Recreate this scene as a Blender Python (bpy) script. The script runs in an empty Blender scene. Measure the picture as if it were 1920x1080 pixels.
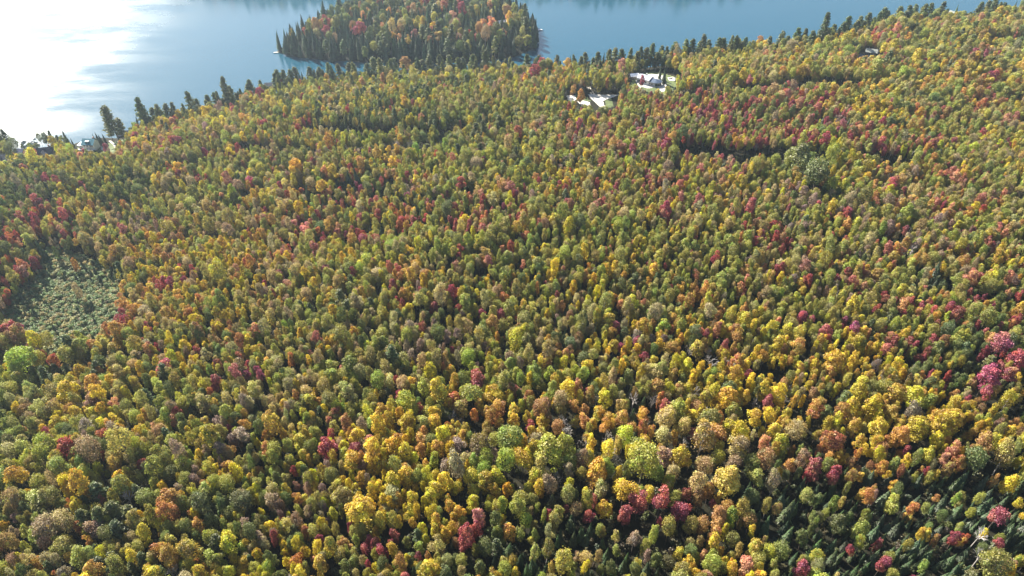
import bpy, math, random
import numpy as np
from mathutils import Vector, Matrix

random.seed(7)
rng = np.random.default_rng(7)
scene = bpy.context.scene
COL = scene.collection

# ------------------------------------------------------------------ camera
CAM_H = 200.0
PITCH = math.radians(38.9)          # below the horizon
FPX = 1297.0                        # focal length in pixels of a 1920 wide frame
cam_d = bpy.data.cameras.new("Camera")
cam = bpy.data.objects.new("Camera", cam_d)
COL.objects.link(cam)
cam_d.sensor_width = 36.0
cam_d.lens = 36.0 * FPX / 1920.0
cam_d.clip_start = 1.0
cam_d.clip_end = 8000.0
cam.location = (0, 0, CAM_H)
cam.rotation_euler = (math.pi / 2 - PITCH, 0, 0)
scene.camera = cam

# ------------------------------------------------------------------ light
SUN_EL = math.radians(37.0)
SUN_AZ = math.radians(-41.0)        # to the left of the view direction (+Y)
SUN_DIR = Vector((math.sin(SUN_AZ) * math.cos(SUN_EL), math.cos(SUN_AZ) * math.cos(SUN_EL), math.sin(SUN_EL)))
world = bpy.data.worlds.new("World")
scene.world = world
world.use_nodes = True
wn = world.node_tree
wn.nodes.clear()
sky = wn.nodes.new("ShaderNodeTexSky")
sky.sky_type = 'NISHITA'
sky.sun_disc = False
sky.sun_elevation = SUN_EL
sky.sun_rotation = SUN_AZ
sky.air_density = 1.0
sky.dust_density = 0.8
bg = wn.nodes.new("ShaderNodeBackground")
bg.inputs[1].default_value = 0.05
wo = wn.nodes.new("ShaderNodeOutputWorld")
wn.links.new(sky.outputs[0], bg.inputs[0])
wn.links.new(bg.outputs[0], wo.inputs[0])
sd = bpy.data.lights.new("sun", 'SUN')
sd.energy = 5.0
sd.angle = math.radians(0.53)
sd.color = (1.0, 0.92, 0.79)
so = bpy.data.objects.new("sun", sd)
so.rotation_euler = SUN_DIR.to_track_quat('Z', 'Y').to_euler()
so.location = (-300, 300, 300)
COL.objects.link(so)
vs = scene.view_settings
vs.view_transform = 'Standard'
vs.look = 'None'
vs.gamma = 1.0
vs.use_curve_mapping = False
vs.exposure = 2.05
scene.cycles.max_bounces = 6
scene.cycles.diffuse_bounces = 3
scene.cycles.glossy_bounces = 2
scene.cycles.transmission_bounces = 3
scene.cycles.volume_bounces = 0
scene.cycles.use_denoising = True
scene.cycles.sample_clamp_indirect = 6.0

# ------------------------------------------------------------------ helpers
sP, cP = math.sin(PITCH), math.cos(PITCH)

def ray(px, py):
    u = (px - 960.0) / FPX
    v = (540.0 - py) / FPX
    return np.array([u, cP + v * sP, -sP + v * cP])

def at_z(px, py, z):
    d = ray(px, py)
    t = (z - CAM_H) / d[2]
    return np.array([d[0] * t, d[1] * t])

def project(x, y, z):
    dz = z - CAM_H
    depth = y * cP - dz * sP
    up = y * sP + dz * cP
    return 960 + FPX * x / depth, 540 - FPX * up / depth, depth

class Noise:
    def __init__(s, seed, scale):
        r = np.random.default_rng(seed)
        s.g = r.random((64, 64)); s.k = scale
    def __call__(s, x, y):
        fx = np.asarray(x) / s.k; fy = np.asarray(y) / s.k
        ix = np.floor(fx).astype(int); iy = np.floor(fy).astype(int)
        tx = fx - ix; ty = fy - iy
        tx = tx * tx * (3 - 2 * tx); ty = ty * ty * (3 - 2 * ty)
        g = s.g
        a = g[ix % 64, iy % 64]; b = g[(ix + 1) % 64, iy % 64]
        c = g[ix % 64, (iy + 1) % 64]; d = g[(ix + 1) % 64, (iy + 1) % 64]
        return (a * (1 - tx) + b * tx) * (1 - ty) + (c * (1 - tx) + d * tx) * ty

def inside(poly, x, y):
    x = np.asarray(x, float); y = np.asarray(y, float)
    r = np.zeros(x.shape, bool)
    n = len(poly)
    for i in range(n):
        x0, y0 = poly[i]; x1, y1 = poly[(i + 1) % n]
        if y0 == y1: continue
        c = ((y0 > y) != (y1 > y)) & (x < (x1 - x0) * (y - y0) / (y1 - y0) + x0)
        r ^= c
    return r

def dist_poly(poly, x, y, closed=True):
    x = np.asarray(x, float); y = np.asarray(y, float)
    best = np.full(x.shape, 1e9)
    n = len(poly)
    for i in range(n if closed else n - 1):
        x0, y0 = poly[i]; x1, y1 = poly[(i + 1) % n]
        dx, dy = x1 - x0, y1 - y0
        L = dx * dx + dy * dy + 1e-9
        t = np.clip(((x - x0) * dx + (y - y0) * dy) / L, 0, 1)
        best = np.minimum(best, np.hypot(x - x0 - t * dx, y - y0 - t * dy))
    return best

def sdist(poly, x, y):
    d = dist_poly(poly, x, y)
    return np.where(inside(poly, x, y), d, -d)

# ------------------------------------------------------------------ land
shore_px = [(-700, 430), (-350, 350), (-120, 308), (0, 288), (60, 283), (110, 281), (150, 277), (205, 268),
            (262, 254), (330, 236), (400, 220), (450, 201), (520, 176), (590, 166), (700, 158),
            (850, 148), (950, 144), (1040, 144), (1100, 142), (1180, 133), (1260, 122), (1360, 112),
            (1480, 100), (1560, 82), (1640, 60), (1720, 50), (1800, 44), (1900, 34), (2050, 24), (2500, -20)]
MAIN = [tuple(at_z(a, b, 0)) for a, b in shore_px] + [(1100, 500), (1100, -500), (-1100, -500), (-1100, 100)]
island_px = [(517, 97), (545, 106), (610, 113), (700, 118), (800, 119), (900, 117), (965, 107), (1004, 90),
             (1008, 70), (1000, 52), (985, 40), (968, 20), (925, 0), (860, -14), (770, -14), (700, 2), (650, 22),
             (600, 52), (545, 80)]
ISLE = [tuple(at_z(a, b, 0)) for a, b in island_px]
far_px = [(300, -34), (420, -24), (540, -18), (640, -22), (800, -30), (940, -28), (1060, -26), (1150, -24),
          (1220, -30), (1290, -22), (1360, -34), (1500, -46), (1900, -70)]
FAR = [tuple(at_z(a, b, 0)) for a, b in far_px] + [(1400, 1900), (-700, 1900)]

n1 = Noise(1, 90); n2 = Noise(2, 33); n3 = Noise(3, 170)
FLATS = []     # (x, y, radius, z)

def base_height(x, y):
    x = np.asarray(x, float); y = np.asarray(y, float)
    s = sdist(MAIN, x, y)
    k = np.clip(s / 90, 0, 1); k = k * k * (3 - 2 * k)
    h = np.where(s > 0, 1.2 + np.minimum(s, 12) * .1 + k * (3 + 9 * n1(x, y) + 3 * n2(x, y) + 4 * n3(x, y)), np.maximum(s * .25, -3) + np.clip(1.2 + s * .6, 0, 1.2))
    s2 = sdist(ISLE, x, y)
    h = np.where(s2 > -12, np.maximum(h, np.where(s2 > 0, .15 + np.minimum(s2, 4) * .15 + 6.5 * (1 - np.exp(-s2 / 34)), s2 * .5 + .15)), h)
    s3 = sdist(FAR, x, y)
    h = np.where(s3 > -12, np.maximum(h, np.where(s3 > 0, .8 + 30 * (1 - np.exp(-s3 / 120)), s3 * .3 + .8)), h)
    return h

def height_full(x, y):
    h = base_height(x, y)
    for fx, fy, r, fz in FLATS:
        d = np.hypot(np.asarray(x) - fx, np.asarray(y) - fy)
        k = np.clip((r * 1.6 - d) / (r * .6), 0, 1)
        h = h * (1 - k) + fz * k
    return h

GRID = None
def bake_heights():
    global GRID
    xs = np.arange(-760, 861, 3.0); ys = np.arange(-20, 1501, 3.0)
    X, Y = np.meshgrid(xs, ys)
    GRID = height_full(X, Y)

def height(x, y):
    x = np.asarray(x, float); y = np.asarray(y, float)
    if GRID is None: return height_full(x, y)
    fx = (x + 760) / 3.0; fy = (y + 20) / 3.0
    if x.ndim == 0:
        if not (0 <= fx < GRID.shape[1] - 1 and 0 <= fy < GRID.shape[0] - 1): return height_full(x, y)
    else:
        out = (fx < 0) | (fy < 0) | (fx >= GRID.shape[1] - 1.001) | (fy >= GRID.shape[0] - 1.001)
        if out.any():
            r = np.empty(x.shape)
            r[out] = height_full(x[out], y[out])
            if (~out).any(): r[~out] = height(x[~out], y[~out])
            return r
    ix = np.floor(fx).astype(int); iy = np.floor(fy).astype(int)
    tx = fx - ix; ty = fy - iy
    g = GRID
    return (g[iy, ix] * (1 - tx) + g[iy, ix + 1] * tx) * (1 - ty) + (g[iy + 1, ix] * (1 - tx) + g[iy + 1, ix + 1] * tx) * ty

def ground(px, py, up=0.0):
    z = 8.0
    for _ in range(12):
        p = at_z(px, py, z + up)
        z = .5 * z + .5 * float(height(p[0], p[1]))
    return np.array([p[0], p[1], float(height(p[0], p[1]))])

def flat(px, py, r):
    g = ground(px, py)
    FLATS.append((g[0], g[1], r, float(base_height(g[0], g[1]))))
flat(1218, 160, 20); flat(1125, 186, 20); flat(1628, 112, 15); flat(172, 274, 12); flat(88, 292, 10)
bake_heights()

def new_mesh_obj(name, verts, faces, mats, parent=None, face_mat=None, smooth=False, link=True):
    me = bpy.data.meshes.new(name)
    me.from_pydata([tuple(map(float, v)) for v in verts], [], [tuple(int(i) for i in f) for f in faces])
    for m in (mats if isinstance(mats, (list, tuple)) else [mats]):
        me.materials.append(m)
    if face_mat is not None:
        me.polygons.foreach_set("material_index", np.asarray(face_mat, np.int32))
    if smooth:
        me.polygons.foreach_set("use_smooth", np.ones(len(me.polygons), bool))
    me.update()
    o = bpy.data.objects.new(name, me)
    if link: COL.objects.link(o)
    if parent: o.parent = parent
    return o

def tag(o, label=None, cat=None, group=None, kind=None):
    if label: o["label"] = label
    if cat: o["category"] = cat
    if group: o["group"] = group
    if kind: o["kind"] = kind
    return o

def empty(name, loc, rz=0.0):
    o = bpy.data.objects.new(name, None)
    o.empty_display_size = 1.0
    o.location = loc; o.rotation_euler = (0, 0, rz)
    COL.objects.link(o)
    return o

# ------------------------------------------------------------------ materials
def mat_new(name):
    m = bpy.data.materials.new(name); m.use_nodes = True
    nt = m.node_tree; nt.nodes.clear()
    out = nt.nodes.new("ShaderNodeOutputMaterial")
    return m, nt, out

def plain(name, col, rough=.8, noise=.25, scale=1.5, metal=0.0, spec=.3):
    m, nt, out = mat_new(name)
    b = nt.nodes.new("ShaderNodeBsdfPrincipled")
    b.inputs["Roughness"].default_value = rough
    b.inputs["Metallic"].default_value = metal
    b.inputs["Specular IOR Level"].default_value = spec
    tc = nt.nodes.new("ShaderNodeTexCoord")
    nz = nt.nodes.new("ShaderNodeTexNoise"); nz.inputs["Scale"].default_value = scale; nz.inputs["Detail"].default_value = 5
    nt.links.new(tc.outputs["Object"], nz.inputs["Vector"])
    r = nt.nodes.new("ShaderNodeValToRGB")
    a = [c * (1 - noise) for c in col]; c2 = [min(1, c * (1 + noise)) for c in col]
    r.color_ramp.elements[0].position = .3; r.color_ramp.elements[0].color = (*a, 1)
    r.color_ramp.elements[1].position = .7; r.color_ramp.elements[1].color = (*c2, 1)
    nt.links.new(nz.outputs["Fac"], r.inputs[0]); nt.links.new(r.outputs[0], b.inputs["Base Color"])
    nt.links.new(b.outputs[0], out.inputs[0])
    return m

def leaf_material():
    m, nt, out = mat_new("foliage")
    at = nt.nodes.new("ShaderNodeAttribute"); at.attribute_type = 'INSTANCER'; at.attribute_name = "tcol"
    lv = nt.nodes.new("ShaderNodeAttribute"); lv.attribute_type = 'GEOMETRY'; lv.attribute_name = "lv"
    mv = nt.nodes.new("ShaderNodeMath"); mv.operation = 'MULTIPLY_ADD'; mv.inputs[1].default_value = 0.95; mv.inputs[2].default_value = 0.52
    mh = nt.nodes.new("ShaderNodeMath"); mh.operation = 'MULTIPLY_ADD'; mh.inputs[1].default_value = 0.075; mh.inputs[2].default_value = 0.467
    hs = nt.nodes.new("ShaderNodeHueSaturation")
    nt.links.new(lv.outputs["Fac"], mv.inputs[0]); nt.links.new(lv.outputs["Fac"], mh.inputs[0])
    nt.links.new(mh.outputs[0], hs.inputs["Hue"]); nt.links.new(mv.outputs[0], hs.inputs["Value"])
    a2 = nt.nodes.new("ShaderNodeAttribute"); a2.attribute_type = 'INSTANCER'; a2.attribute_name = "tcol2"
    l2 = nt.nodes.new("ShaderNodeAttribute"); l2.attribute_type = 'GEOMETRY'; l2.attribute_name = "turned"
    mc = nt.nodes.new("ShaderNodeMix"); mc.data_type = 'RGBA'
    nt.links.new(l2.outputs["Fac"], mc.inputs[0]); nt.links.new(at.outputs["Color"], mc.inputs[6]); nt.links.new(a2.outputs["Color"], mc.inputs[7])
    nt.links.new(mc.outputs[2], hs.inputs["Color"])
    d = nt.nodes.new("ShaderNodeBsdfDiffuse")
    t = nt.nodes.new("ShaderNodeBsdfTranslucent")
    g = nt.nodes.new("ShaderNodeBsdfGlossy"); g.inputs["Roughness"].default_value = .5
    g.inputs["Color"].default_value = (1, 1, 1, 1)
    mx = nt.nodes.new("ShaderNodeMixShader"); mx.inputs[0].default_value = .42
    m2 = nt.nodes.new("ShaderNodeMixShader"); m2.inputs[0].default_value = .03
    nt.links.new(hs.outputs[0], d.inputs[0]); nt.links.new(hs.outputs[0], t.inputs[0])
    nt.links.new(d.outputs[0], mx.inputs[1]); nt.links.new(t.outputs[0], mx.inputs[2])
    nt.links.new(mx.outputs[0], m2.inputs[1]); nt.links.new(g.outputs[0], m2.inputs[2])
    nt.links.new(m2.outputs[0], out.inputs[0])
    return m

M_LEAF = leaf_material()
M_BARK = plain("bark", (.11, .09, .075), .9)
M_PALEBARK = plain("pale_bark", (.42, .39, .37), .9, .2)

def ground_material():
    m, nt, out = mat_new("forest_floor")
    b = nt.nodes.new("ShaderNodeBsdfPrincipled"); b.inputs["Roughness"].default_value = .95
    b.inputs["Specular IOR Level"].default_value = .1
    ge = nt.nodes.new("ShaderNodeNewGeometry")
    nz = nt.nodes.new("ShaderNodeTexNoise"); nz.inputs["Scale"].default_value = .35; nz.inputs["Detail"].default_value = 8
    nz.inputs["Roughness"].default_value = .7
    r = nt.nodes.new("ShaderNodeValToRGB"); e = r.color_ramp.elements
    e[0].position = .3; e[0].color = (.008, .008, .006, 1)
    e[1].position = .75; e[1].color = (.026, .020, .012, 1)
    k = e.new(.52); k.color = (.015, .015, .009, 1)
    nt.links.new(ge.outputs["Position"], nz.inputs["Vector"])
    nt.links.new(nz.outputs["Fac"], r.inputs[0]); nt.links.new(r.outputs[0], b.inputs["Base Color"])
    nt.links.new(b.outputs[0], out.inputs[0])
    return m

def water_material():
    m, nt, out = mat_new("lake_water")
    b = nt.nodes.new("ShaderNodeBsdfPrincipled")
    b.inputs["Base Color"].default_value = (.012, .056, .090, 1)
    b.inputs["IOR"].default_value = 1.333
    ge = nt.nodes.new("ShaderNodeNewGeometry")
    mp = nt.nodes.new("ShaderNodeMapping"); mp.inputs["Rotation"].default_value = (0, 0, math.radians(-28))
    mp.inputs["Scale"].default_value = (.009, .024, 1)
    nt.links.new(ge.outputs["Position"], mp.inputs[0])
    nz = nt.nodes.new("ShaderNodeTexNoise"); nz.inputs["Scale"].default_value = 1; nz.inputs["Detail"].default_value = 6
    nz.inputs["Roughness"].default_value = .62
    nt.links.new(mp.outputs[0], nz.inputs["Vector"])
    r = nt.nodes.new("ShaderNodeMapRange"); r.inputs[1].default_value = .40; r.inputs[2].default_value = .56
    r.inputs[3].default_value = .22; r.inputs[4].default_value = .42
    nt.links.new(nz.outputs["Fac"], r.inputs[0])
    sx = nt.nodes.new("ShaderNodeSeparateXYZ"); nt.links.new(ge.outputs["Position"], sx.inputs[0])
    lr = nt.nodes.new("ShaderNodeMapRange"); lr.interpolation_type = 'SMOOTHSTEP'      # breeze on the western bay, calm water to the east
    lr.inputs[1].default_value = -400; lr.inputs[2].default_value = -190; lr.inputs[3].default_value = 0; lr.inputs[4].default_value = 1
    nt.links.new(sx.outputs[0], lr.inputs[0])
    mr = nt.nodes.new("ShaderNodeMix"); mr.data_type = 'FLOAT'; mr.inputs[3].default_value = .09
    nt.links.new(lr.outputs[0], mr.inputs[0]); nt.links.new(r.outputs[0], mr.inputs[2])
    nt.links.new(mr.outputs[0], b.inputs["Roughness"])
    w = nt.nodes.new("ShaderNodeTexNoise"); w.inputs["Scale"].default_value = .9; w.inputs["Detail"].default_value = 3
    nt.links.new(ge.outputs["Position"], w.inputs["Vector"])
    bp = nt.nodes.new("ShaderNodeBump"); bp.inputs["Strength"].default_value = .25; bp.inputs["Distance"].default_value = .25
    nt.links.new(w.outputs["Fac"], bp.inputs["Height"]); nt.links.new(bp.outputs[0], b.inputs["Normal"])
    nt.links.new(b.outputs[0], out.inputs[0])
    return m

M_GROUND = ground_material()
M_WATER = water_material()
M_GRAVEL = plain("gravel", (.50, .48, .44), .95, .25, .5)
M_PATCH = plain("sandy_soil", (.45, .41, .35), .9, .25, .5)
M_LAWN = plain("lawn", (.075, .10, .035), .9, .35, .4)
M_STONE = plain("pale_stone", (.46, .44, .41), .85, .3, .5)

# ------------------------------------------------------------------ ground sheet and water
def terrain():
    xs = np.unique(np.concatenate([np.linspace(-1500, -640, 30), np.arange(-640, 760, 5.0), np.linspace(760, 1500, 30)]))
    ys = np.unique(np.concatenate([np.linspace(-500, 40, 30), np.arange(40, 820, 5.0), np.linspace(820, 1900, 90)]))
    X, Y = np.meshgrid(xs, ys)
    Z = height_full(X, Y)
    nx, ny = len(xs), len(ys)
    V = np.stack([X.ravel(), Y.ravel(), Z.ravel()], 1)
    I = np.arange(nx * ny).reshape(ny, nx)
    F = np.stack([I[:-1, :-1].ravel(), I[:-1, 1:].ravel(), I[1:, 1:].ravel(), I[1:, :-1].ravel()], 1)
    o = new_mesh_obj("ground", V, F, M_GROUND, smooth=True)
    tag(o, kind="structure")
terrain()
o = new_mesh_obj("lake_water", [(-1500, -500, 0), (1500, -500, 0), (1500, 1900, 0), (-1500, 1900, 0)], [(0, 1, 2, 3)], M_WATER)
tag(o, kind="structure")

BOGPX0 = [(100, 478), (135, 484), (178, 500), (222, 530), (244, 575), (240, 615), (200, 650), (120, 662), (60, 652), (16, 615), (36, 565), (80, 520)]

def drape(name, poly_px, m, lift=.12, kind="structure", step=1.6, world_pts=None):
    P = world_pts or [tuple(ground(a, b)[:2]) for a, b in poly_px]
    x0, x1 = min(p[0] for p in P), max(p[0] for p in P); y0, y1 = min(p[1] for p in P), max(p[1] for p in P)
    xs = np.arange(x0, x1 + step, step); ys = np.arange(y0, y1 + step, step)
    X, Y = np.meshgrid(xs, ys); Z = height(X, Y) + lift
    C = inside(P, X[:-1, :-1] + step / 2, Y[:-1, :-1] + step / 2)
    V = []; F = []; ix = {}
    for j, i in zip(*np.nonzero(C)):
        f = []
        for a, b in ((j, i), (j, i + 1), (j + 1, i + 1), (j + 1, i)):
            if (a, b) not in ix:
                ix[(a, b)] = len(V); V.append((X[a, b], Y[a, b], Z[a, b]))
            f.append(ix[(a, b)])
        F.append(f)
    if not F: return None
    o = new_mesh_obj(name, V, F, m, smooth=True)
    tag(o, kind=kind)
    return o

def strip_world(pts_px, w):
    P = [ground(a, b)[:2] for a, b in pts_px]
    L = []; R = []
    for i, p in enumerate(P):
        d = P[min(i + 1, len(P) - 1)] - P[max(i - 1, 0)]
        d = d / (np.linalg.norm(d) + 1e-9); n = np.array([-d[1], d[0]])
        L.append(tuple(p + n * w / 2)); R.append(tuple(p - n * w / 2))
    return L + R[::-1]

drape("gravel_lot", [(1102, 177), (1126, 178), (1162, 178), (1148, 183), (1136, 187), (1130, 190), (1135, 201), (1138, 206), (1128, 204), (1118, 194), (1108, 185)], M_GRAVEL, step=.5)
drape("gravel_lot", [(1062, 180), (1079, 179), (1080, 186), (1072, 195), (1066, 189)], M_GRAVEL, step=.5)
drape("gravel_lot", [(1082, 190), (1094, 189), (1106, 192), (1107, 199), (1092, 200)], M_GRAVEL, step=.5)
drape("lawn", [(1134, 188), (1148, 184), (1152, 198), (1142, 204), (1136, 198)], M_LAWN, .07)
drape("lawn", [(1078, 176), (1098, 180), (1108, 190), (1094, 190), (1080, 188)], M_LAWN, .06)
drape("gravel_track", None, M_PATCH, .10, step=.6, world_pts=strip_world([(1095, 153), (1102, 166), (1110, 178)], 1.0))
drape("gravel_track", None, M_PATCH, .10, step=.6, world_pts=strip_world([(1098, 153), (1106, 166), (1115, 178)], 1.0))
drape("yard", [(1174, 168), (1186, 150), (1204, 138), (1226, 133), (1250, 140), (1276, 146), (1276, 156), (1252, 178), (1226, 176), (1196, 174)], M_LAWN, .07)
drape("stone_terrace", [(1196, 148), (1208, 144), (1240, 142), (1246, 156), (1252, 172), (1240, 172), (1232, 164), (1214, 166), (1203, 163)], M_STONE, .14, step=.5)
drape("gravel_lot", [(1252, 146), (1266, 147), (1264, 152), (1254, 151)], M_GRAVEL, step=.5)
drape("yard", [(1600, 112), (1620, 106), (1650, 112), (1645, 122), (1615, 124)], M_PATCH, .08)
drape("lawn", [(146, 276), (206, 268), (262, 255), (240, 268), (222, 284), (196, 298), (165, 297)], M_LAWN, .08)
drape("driveway", None, M_GRAVEL, .14, step=.8, world_pts=strip_world([(150, 288), (185, 291), (202, 300)], 3))
drape("driveway", None, M_GRAVEL, .14, step=.8, world_pts=strip_world([(206, 264), (213, 270), (219, 278)], 1.1))
drape("driveway", None, M_GRAVEL, .14, step=.8, world_pts=strip_world([(184, 270), (190, 276), (194, 282)], 1.2))
drape("driveway", None, M_GRAVEL, .14, step=.8, world_pts=strip_world([(236, 267), (246, 262), (262, 254)], 1.2))
drape("driveway", None, M_GRAVEL, .14, step=.8, world_pts=strip_world([(70, 292), (78, 300), (86, 306)], 4))

drape("bog_ground", BOGPX0, plain("bog_moss", (.13, .15, .08), .95, .4, .3), .06, step=3)

# ------------------------------------------------------------------ tree meshes
REFD, REFH = 6.0, 14.0

def tube(V, F, a, b, ra, rb, n=5):
    a = np.asarray(a, float); b = np.asarray(b, float)
    d = b - a; L = np.linalg.norm(d); d = d / (L + 1e-9)
    u = np.cross(d, [0, 0, 1.0]) if abs(d[2]) < .9 else np.cross(d, [1.0, 0, 0])
    u /= np.linalg.norm(u); w = np.cross(d, u)
    k = len(V)
    for c, r in ((a, ra), (b, rb)):
        for i in range(n):
            t = 2 * math.pi * i / n
            V.append(c + r * (math.cos(t) * u + math.sin(t) * w))
    for i in range(n):
        j = (i + 1) % n
        F.append((k + i, k + j, k + n + j, k + n + i))

def leaves(P, N, size, r, elong=1.3):
    """rhombic leaf clumps at points P facing N"""
    n = len(P)
    N = N / (np.linalg.norm(N, axis=1, keepdims=True) + 1e-9)
    A = np.cross(N, r.normal(size=(n, 3))); A /= (np.linalg.norm(A, axis=1, keepdims=True) + 1e-9)
    B = np.cross(N, A)
    s = np.asarray(size).reshape(-1, 1) * np.ones((n, 1))
    bend = N * s * .25
    q = np.stack([P + A * s * elong, P + B * s + bend, P - A * s * elong * .9, P - B * s * .9 + bend], 1).reshape(-1, 3)
    f = np.arange(n * 4).reshape(n, 4)
    return q, f

def crown_lobes(seed, kind):
    r = np.random.default_rng(seed)
    L = []
    if kind == 'maple':
        L.append(((0, 0, 9.0), (2.1, 2.1, 3.6)))
        n = 19
        for i in range(n):
            t = i / (n - 1)
            z = 4.8 + 8.2 * t + r.uniform(-.4, .4)
            rad = 2.15 * math.sqrt(max(.05, 1 - ((z - 8.2) / 5.3) ** 2)) * r.uniform(.55, 1.3)
            a = i * 2.399 + r.uniform(-.6, .6)
            s = r.uniform(.5, 1.15)
            L.append(((rad * math.cos(a), rad * math.sin(a), z), (s, s, s * r.uniform(.85, 1.15))))
        L.append(((r.uniform(-.4, .4), r.uniform(-.4, .4), 12.4), (1.2, 1.2, 1.2)))
    elif kind == 'round':
        L.append(((0, 0, 9.6), (2.5, 2.5, 3.6)))
        for i in range(16):
            z = r.uniform(7.5, 12.6)
            rad = 2.4 * math.sqrt(max(.02, 1 - ((z - 9.4) / 4.0) ** 2))
            a = i * 2.399 + r.uniform(-.3, .3); s = r.uniform(.6, .95)
            L.append(((rad * math.cos(a), rad * math.sin(a), z), (s, s, s * .9)))
    elif kind == 'oval':
        L.append(((0, 0, 9.3), (2.0, 2.0, 4.2)))
        for i in range(10):
            z = 6 + 7 * i / 9
            rad = 1.7 * math.sqrt(max(.02, 1 - ((z - 8.8) / 5.2) ** 2))
            a = r.uniform(0, 6.28); s = r.uniform(.8, 1.3)
            L.append(((rad * math.cos(a), rad * math.sin(a), z), (s, s, s * 1.3)))
    elif kind == 'irregular':
        for i in range(11):
            z = r.uniform(6.5, 12.6); rad = r.uniform(.4, 2.2) * (1 if z < 11 else .6)
            a = r.uniform(0, 6.28); s = r.uniform(1.0, 1.6)
            L.append(((rad * math.cos(a), rad * math.sin(a), z), (s, s, s * r.uniform(.6, .9))))
    return L, r

def crown_mesh(seed, kind, n=950, size=.30, fuzz=.5, gap=.0):
    L, r = crown_lobes(seed, kind)
    C = np.array([l[0] for l in L]); R = np.array([l[1] for l in L])
    w = (R[:, 0] ** 2) * 1.0
    pick = r.choice(len(L), size=n * 3, p=w / w.sum())
    d = r.normal(size=(n * 3, 3)); d[:, 2] += .35
    d /= np.linalg.norm(d, axis=1, keepdims=True)
    rad = 1 + r.normal(-.03, .08 + .12 * fuzz, size=(n * 3, 1))
    P = C[pick] + d * R[pick] * rad
    q = np.full(len(P), 9.0)
    for i in range(len(L)):
        e = (((P - C[i]) / R[i]) ** 2).sum(1)
        e[pick == i] = 9
        q = np.minimum(q, e)
    keep = np.nonzero(q > .72)[0][:n]
    if gap:
        nn = Noise(seed + 50, .9)
        g = nn(P[keep, 0] + 7 * P[keep, 2], P[keep, 1] + 3 * P[keep, 2])
        keep = keep[g > gap]
    P = P[keep]; N = d[keep] / R[pick[keep]]
    N /= np.linalg.norm(N, axis=1, keepdims=True)
    N = N * 1.0 + r.normal(size=N.shape) * (.35 + .5 * fuzz) + np.array([0, 0, .15])
    s = r.uniform(.7, 1.25, len(P)) * size
    V, F = leaves(P, N, s, r)
    lobev = r.random(len(L))
    lv = np.clip(.55 * lobev[pick[keep]] + .45 * r.random(len(P)), 0, 1)
    return V, F, lv

def spruce_mesh(seed, slim=1.0, tiers=32):
    r = np.random.default_rng(seed)
    V = []; F = []; lv = []
    for i in range(tiers):
        t = i / (tiers - 1)
        z_ = 1.4 + 12.2 * t ** .92
        R = (3.1 * (1 - t) ** .9 + .12) * slim
        nb = int(17 - 10 * t)
        tv = r.random()
        for k in range(nb):
            a = 2 * math.pi * (k + r.random() * .7) / nb + i * 1.3
            rr = R * r.uniform(.55, 1.15); z = z_ + r.uniform(-.15, .15)
            dx, dy = math.cos(a), math.sin(a)
            w = .15 * rr + .10
            sx, sy = -dy * w, dx * w
            z0 = z + .25; zt = z - .28 * rr - .05; zm = z - .02 * rr
            m = .6 * rr
            b = len(V)
            V += [(dx * .05, dy * .05, z0), (dx * m + sx, dy * m + sy, zm - .12), (dx * rr, dy * rr, zt), (dx * m - sx, dy * m - sy, zm - .12), (dx * m, dy * m, zm + .12)]
            F += [(b, b + 1, b + 4), (b + 1, b + 2, b + 4), (b + 2, b + 3, b + 4), (b + 3, b, b + 4)]
            v = .5 * tv + .5 * r.random()
            lv += [v] * 4
    return np.array(V), F, np.array(lv)

def pine_mesh(seed, n=40):
    r = np.random.default_rng(seed)
    P = []; N = []; S = []; LV = []
    tips = []
    for i in range(n):
        t = i / (n - 1)
        z = 3.6 + 10.0 * t
        reach = (3.0 * (1 - t) ** .7 * (.6 + .4 * min(1, t * 4)) + .35) * r.uniform(.65, 1.15)
        a = i * 2.399 + r.uniform(-.5, .5)
        for s in (1.0, .55):
            c = np.array([reach * s * math.cos(a), reach * s * math.sin(a), z + .22 * reach * s])
            tips.append(c)
            k = 22
            d = r.normal(size=(k, 3)); d /= np.linalg.norm(d, axis=1, keepdims=True)
            P.append(c + d * np.array([.9, .9, .5]) * (1.0 if s == 1 else .8) * r.uniform(.6, 1.0, (k, 1)))
            N.append(d * .5 + np.array([0, 0, .8]) + r.normal(size=(k, 3)) * .45)
            S.append(r.uniform(.17, .3, k)); LV.append(np.full(k, .5 * r.random()) + .5 * r.random(k))
    P = np.concatenate(P); N = np.concatenate(N); S = np.concatenate(S); LV = np.concatenate(LV)
    V, F = leaves(P, N, S, r, 1.9)
    return V, F, LV, tips

def trunk_geo(seed, kind, tips=None):
    r = np.random.default_rng(seed + 900)
    V = []; F = []
    if kind == 'spruce':
        tube(V, F, (0, 0, -.4), (0, 0, 7), .2, .12); tube(V, F, (0, 0, 7), (0, 0, 13.6), .12, .03)
    elif kind == 'pine':
        tube(V, F, (0, 0, -.4), (.1, 0, 7), .3, .2); tube(V, F, (.1, 0, 7), (0, .05, 13.4), .2, .04)
        for c in tips[::2]:
            tube(V, F, (0, 0, c[2] - .5), c, .06, .02, 3)
    else:
        b = np.array([r.uniform(-.3, .3), r.uniform(-.3, .3), 6.0])
        tube(V, F, (0, 0, -.4), b, .2, .15); tube(V, F, b, (b[0] * .5, b[1] * .5, 11.0), .15, .05)
        for i in range(6):
            a = i * 1.05 + r.uniform(-.3, .3); z = r.uniform(4.6, 8)
            tube(V, F, (b[0] * z / 7, b[1] * z / 7, z), (1.6 * math.cos(a), 1.6 * math.sin(a), z + r.uniform(1.6, 3)), .08, .03, 4)
    return V, F

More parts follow.
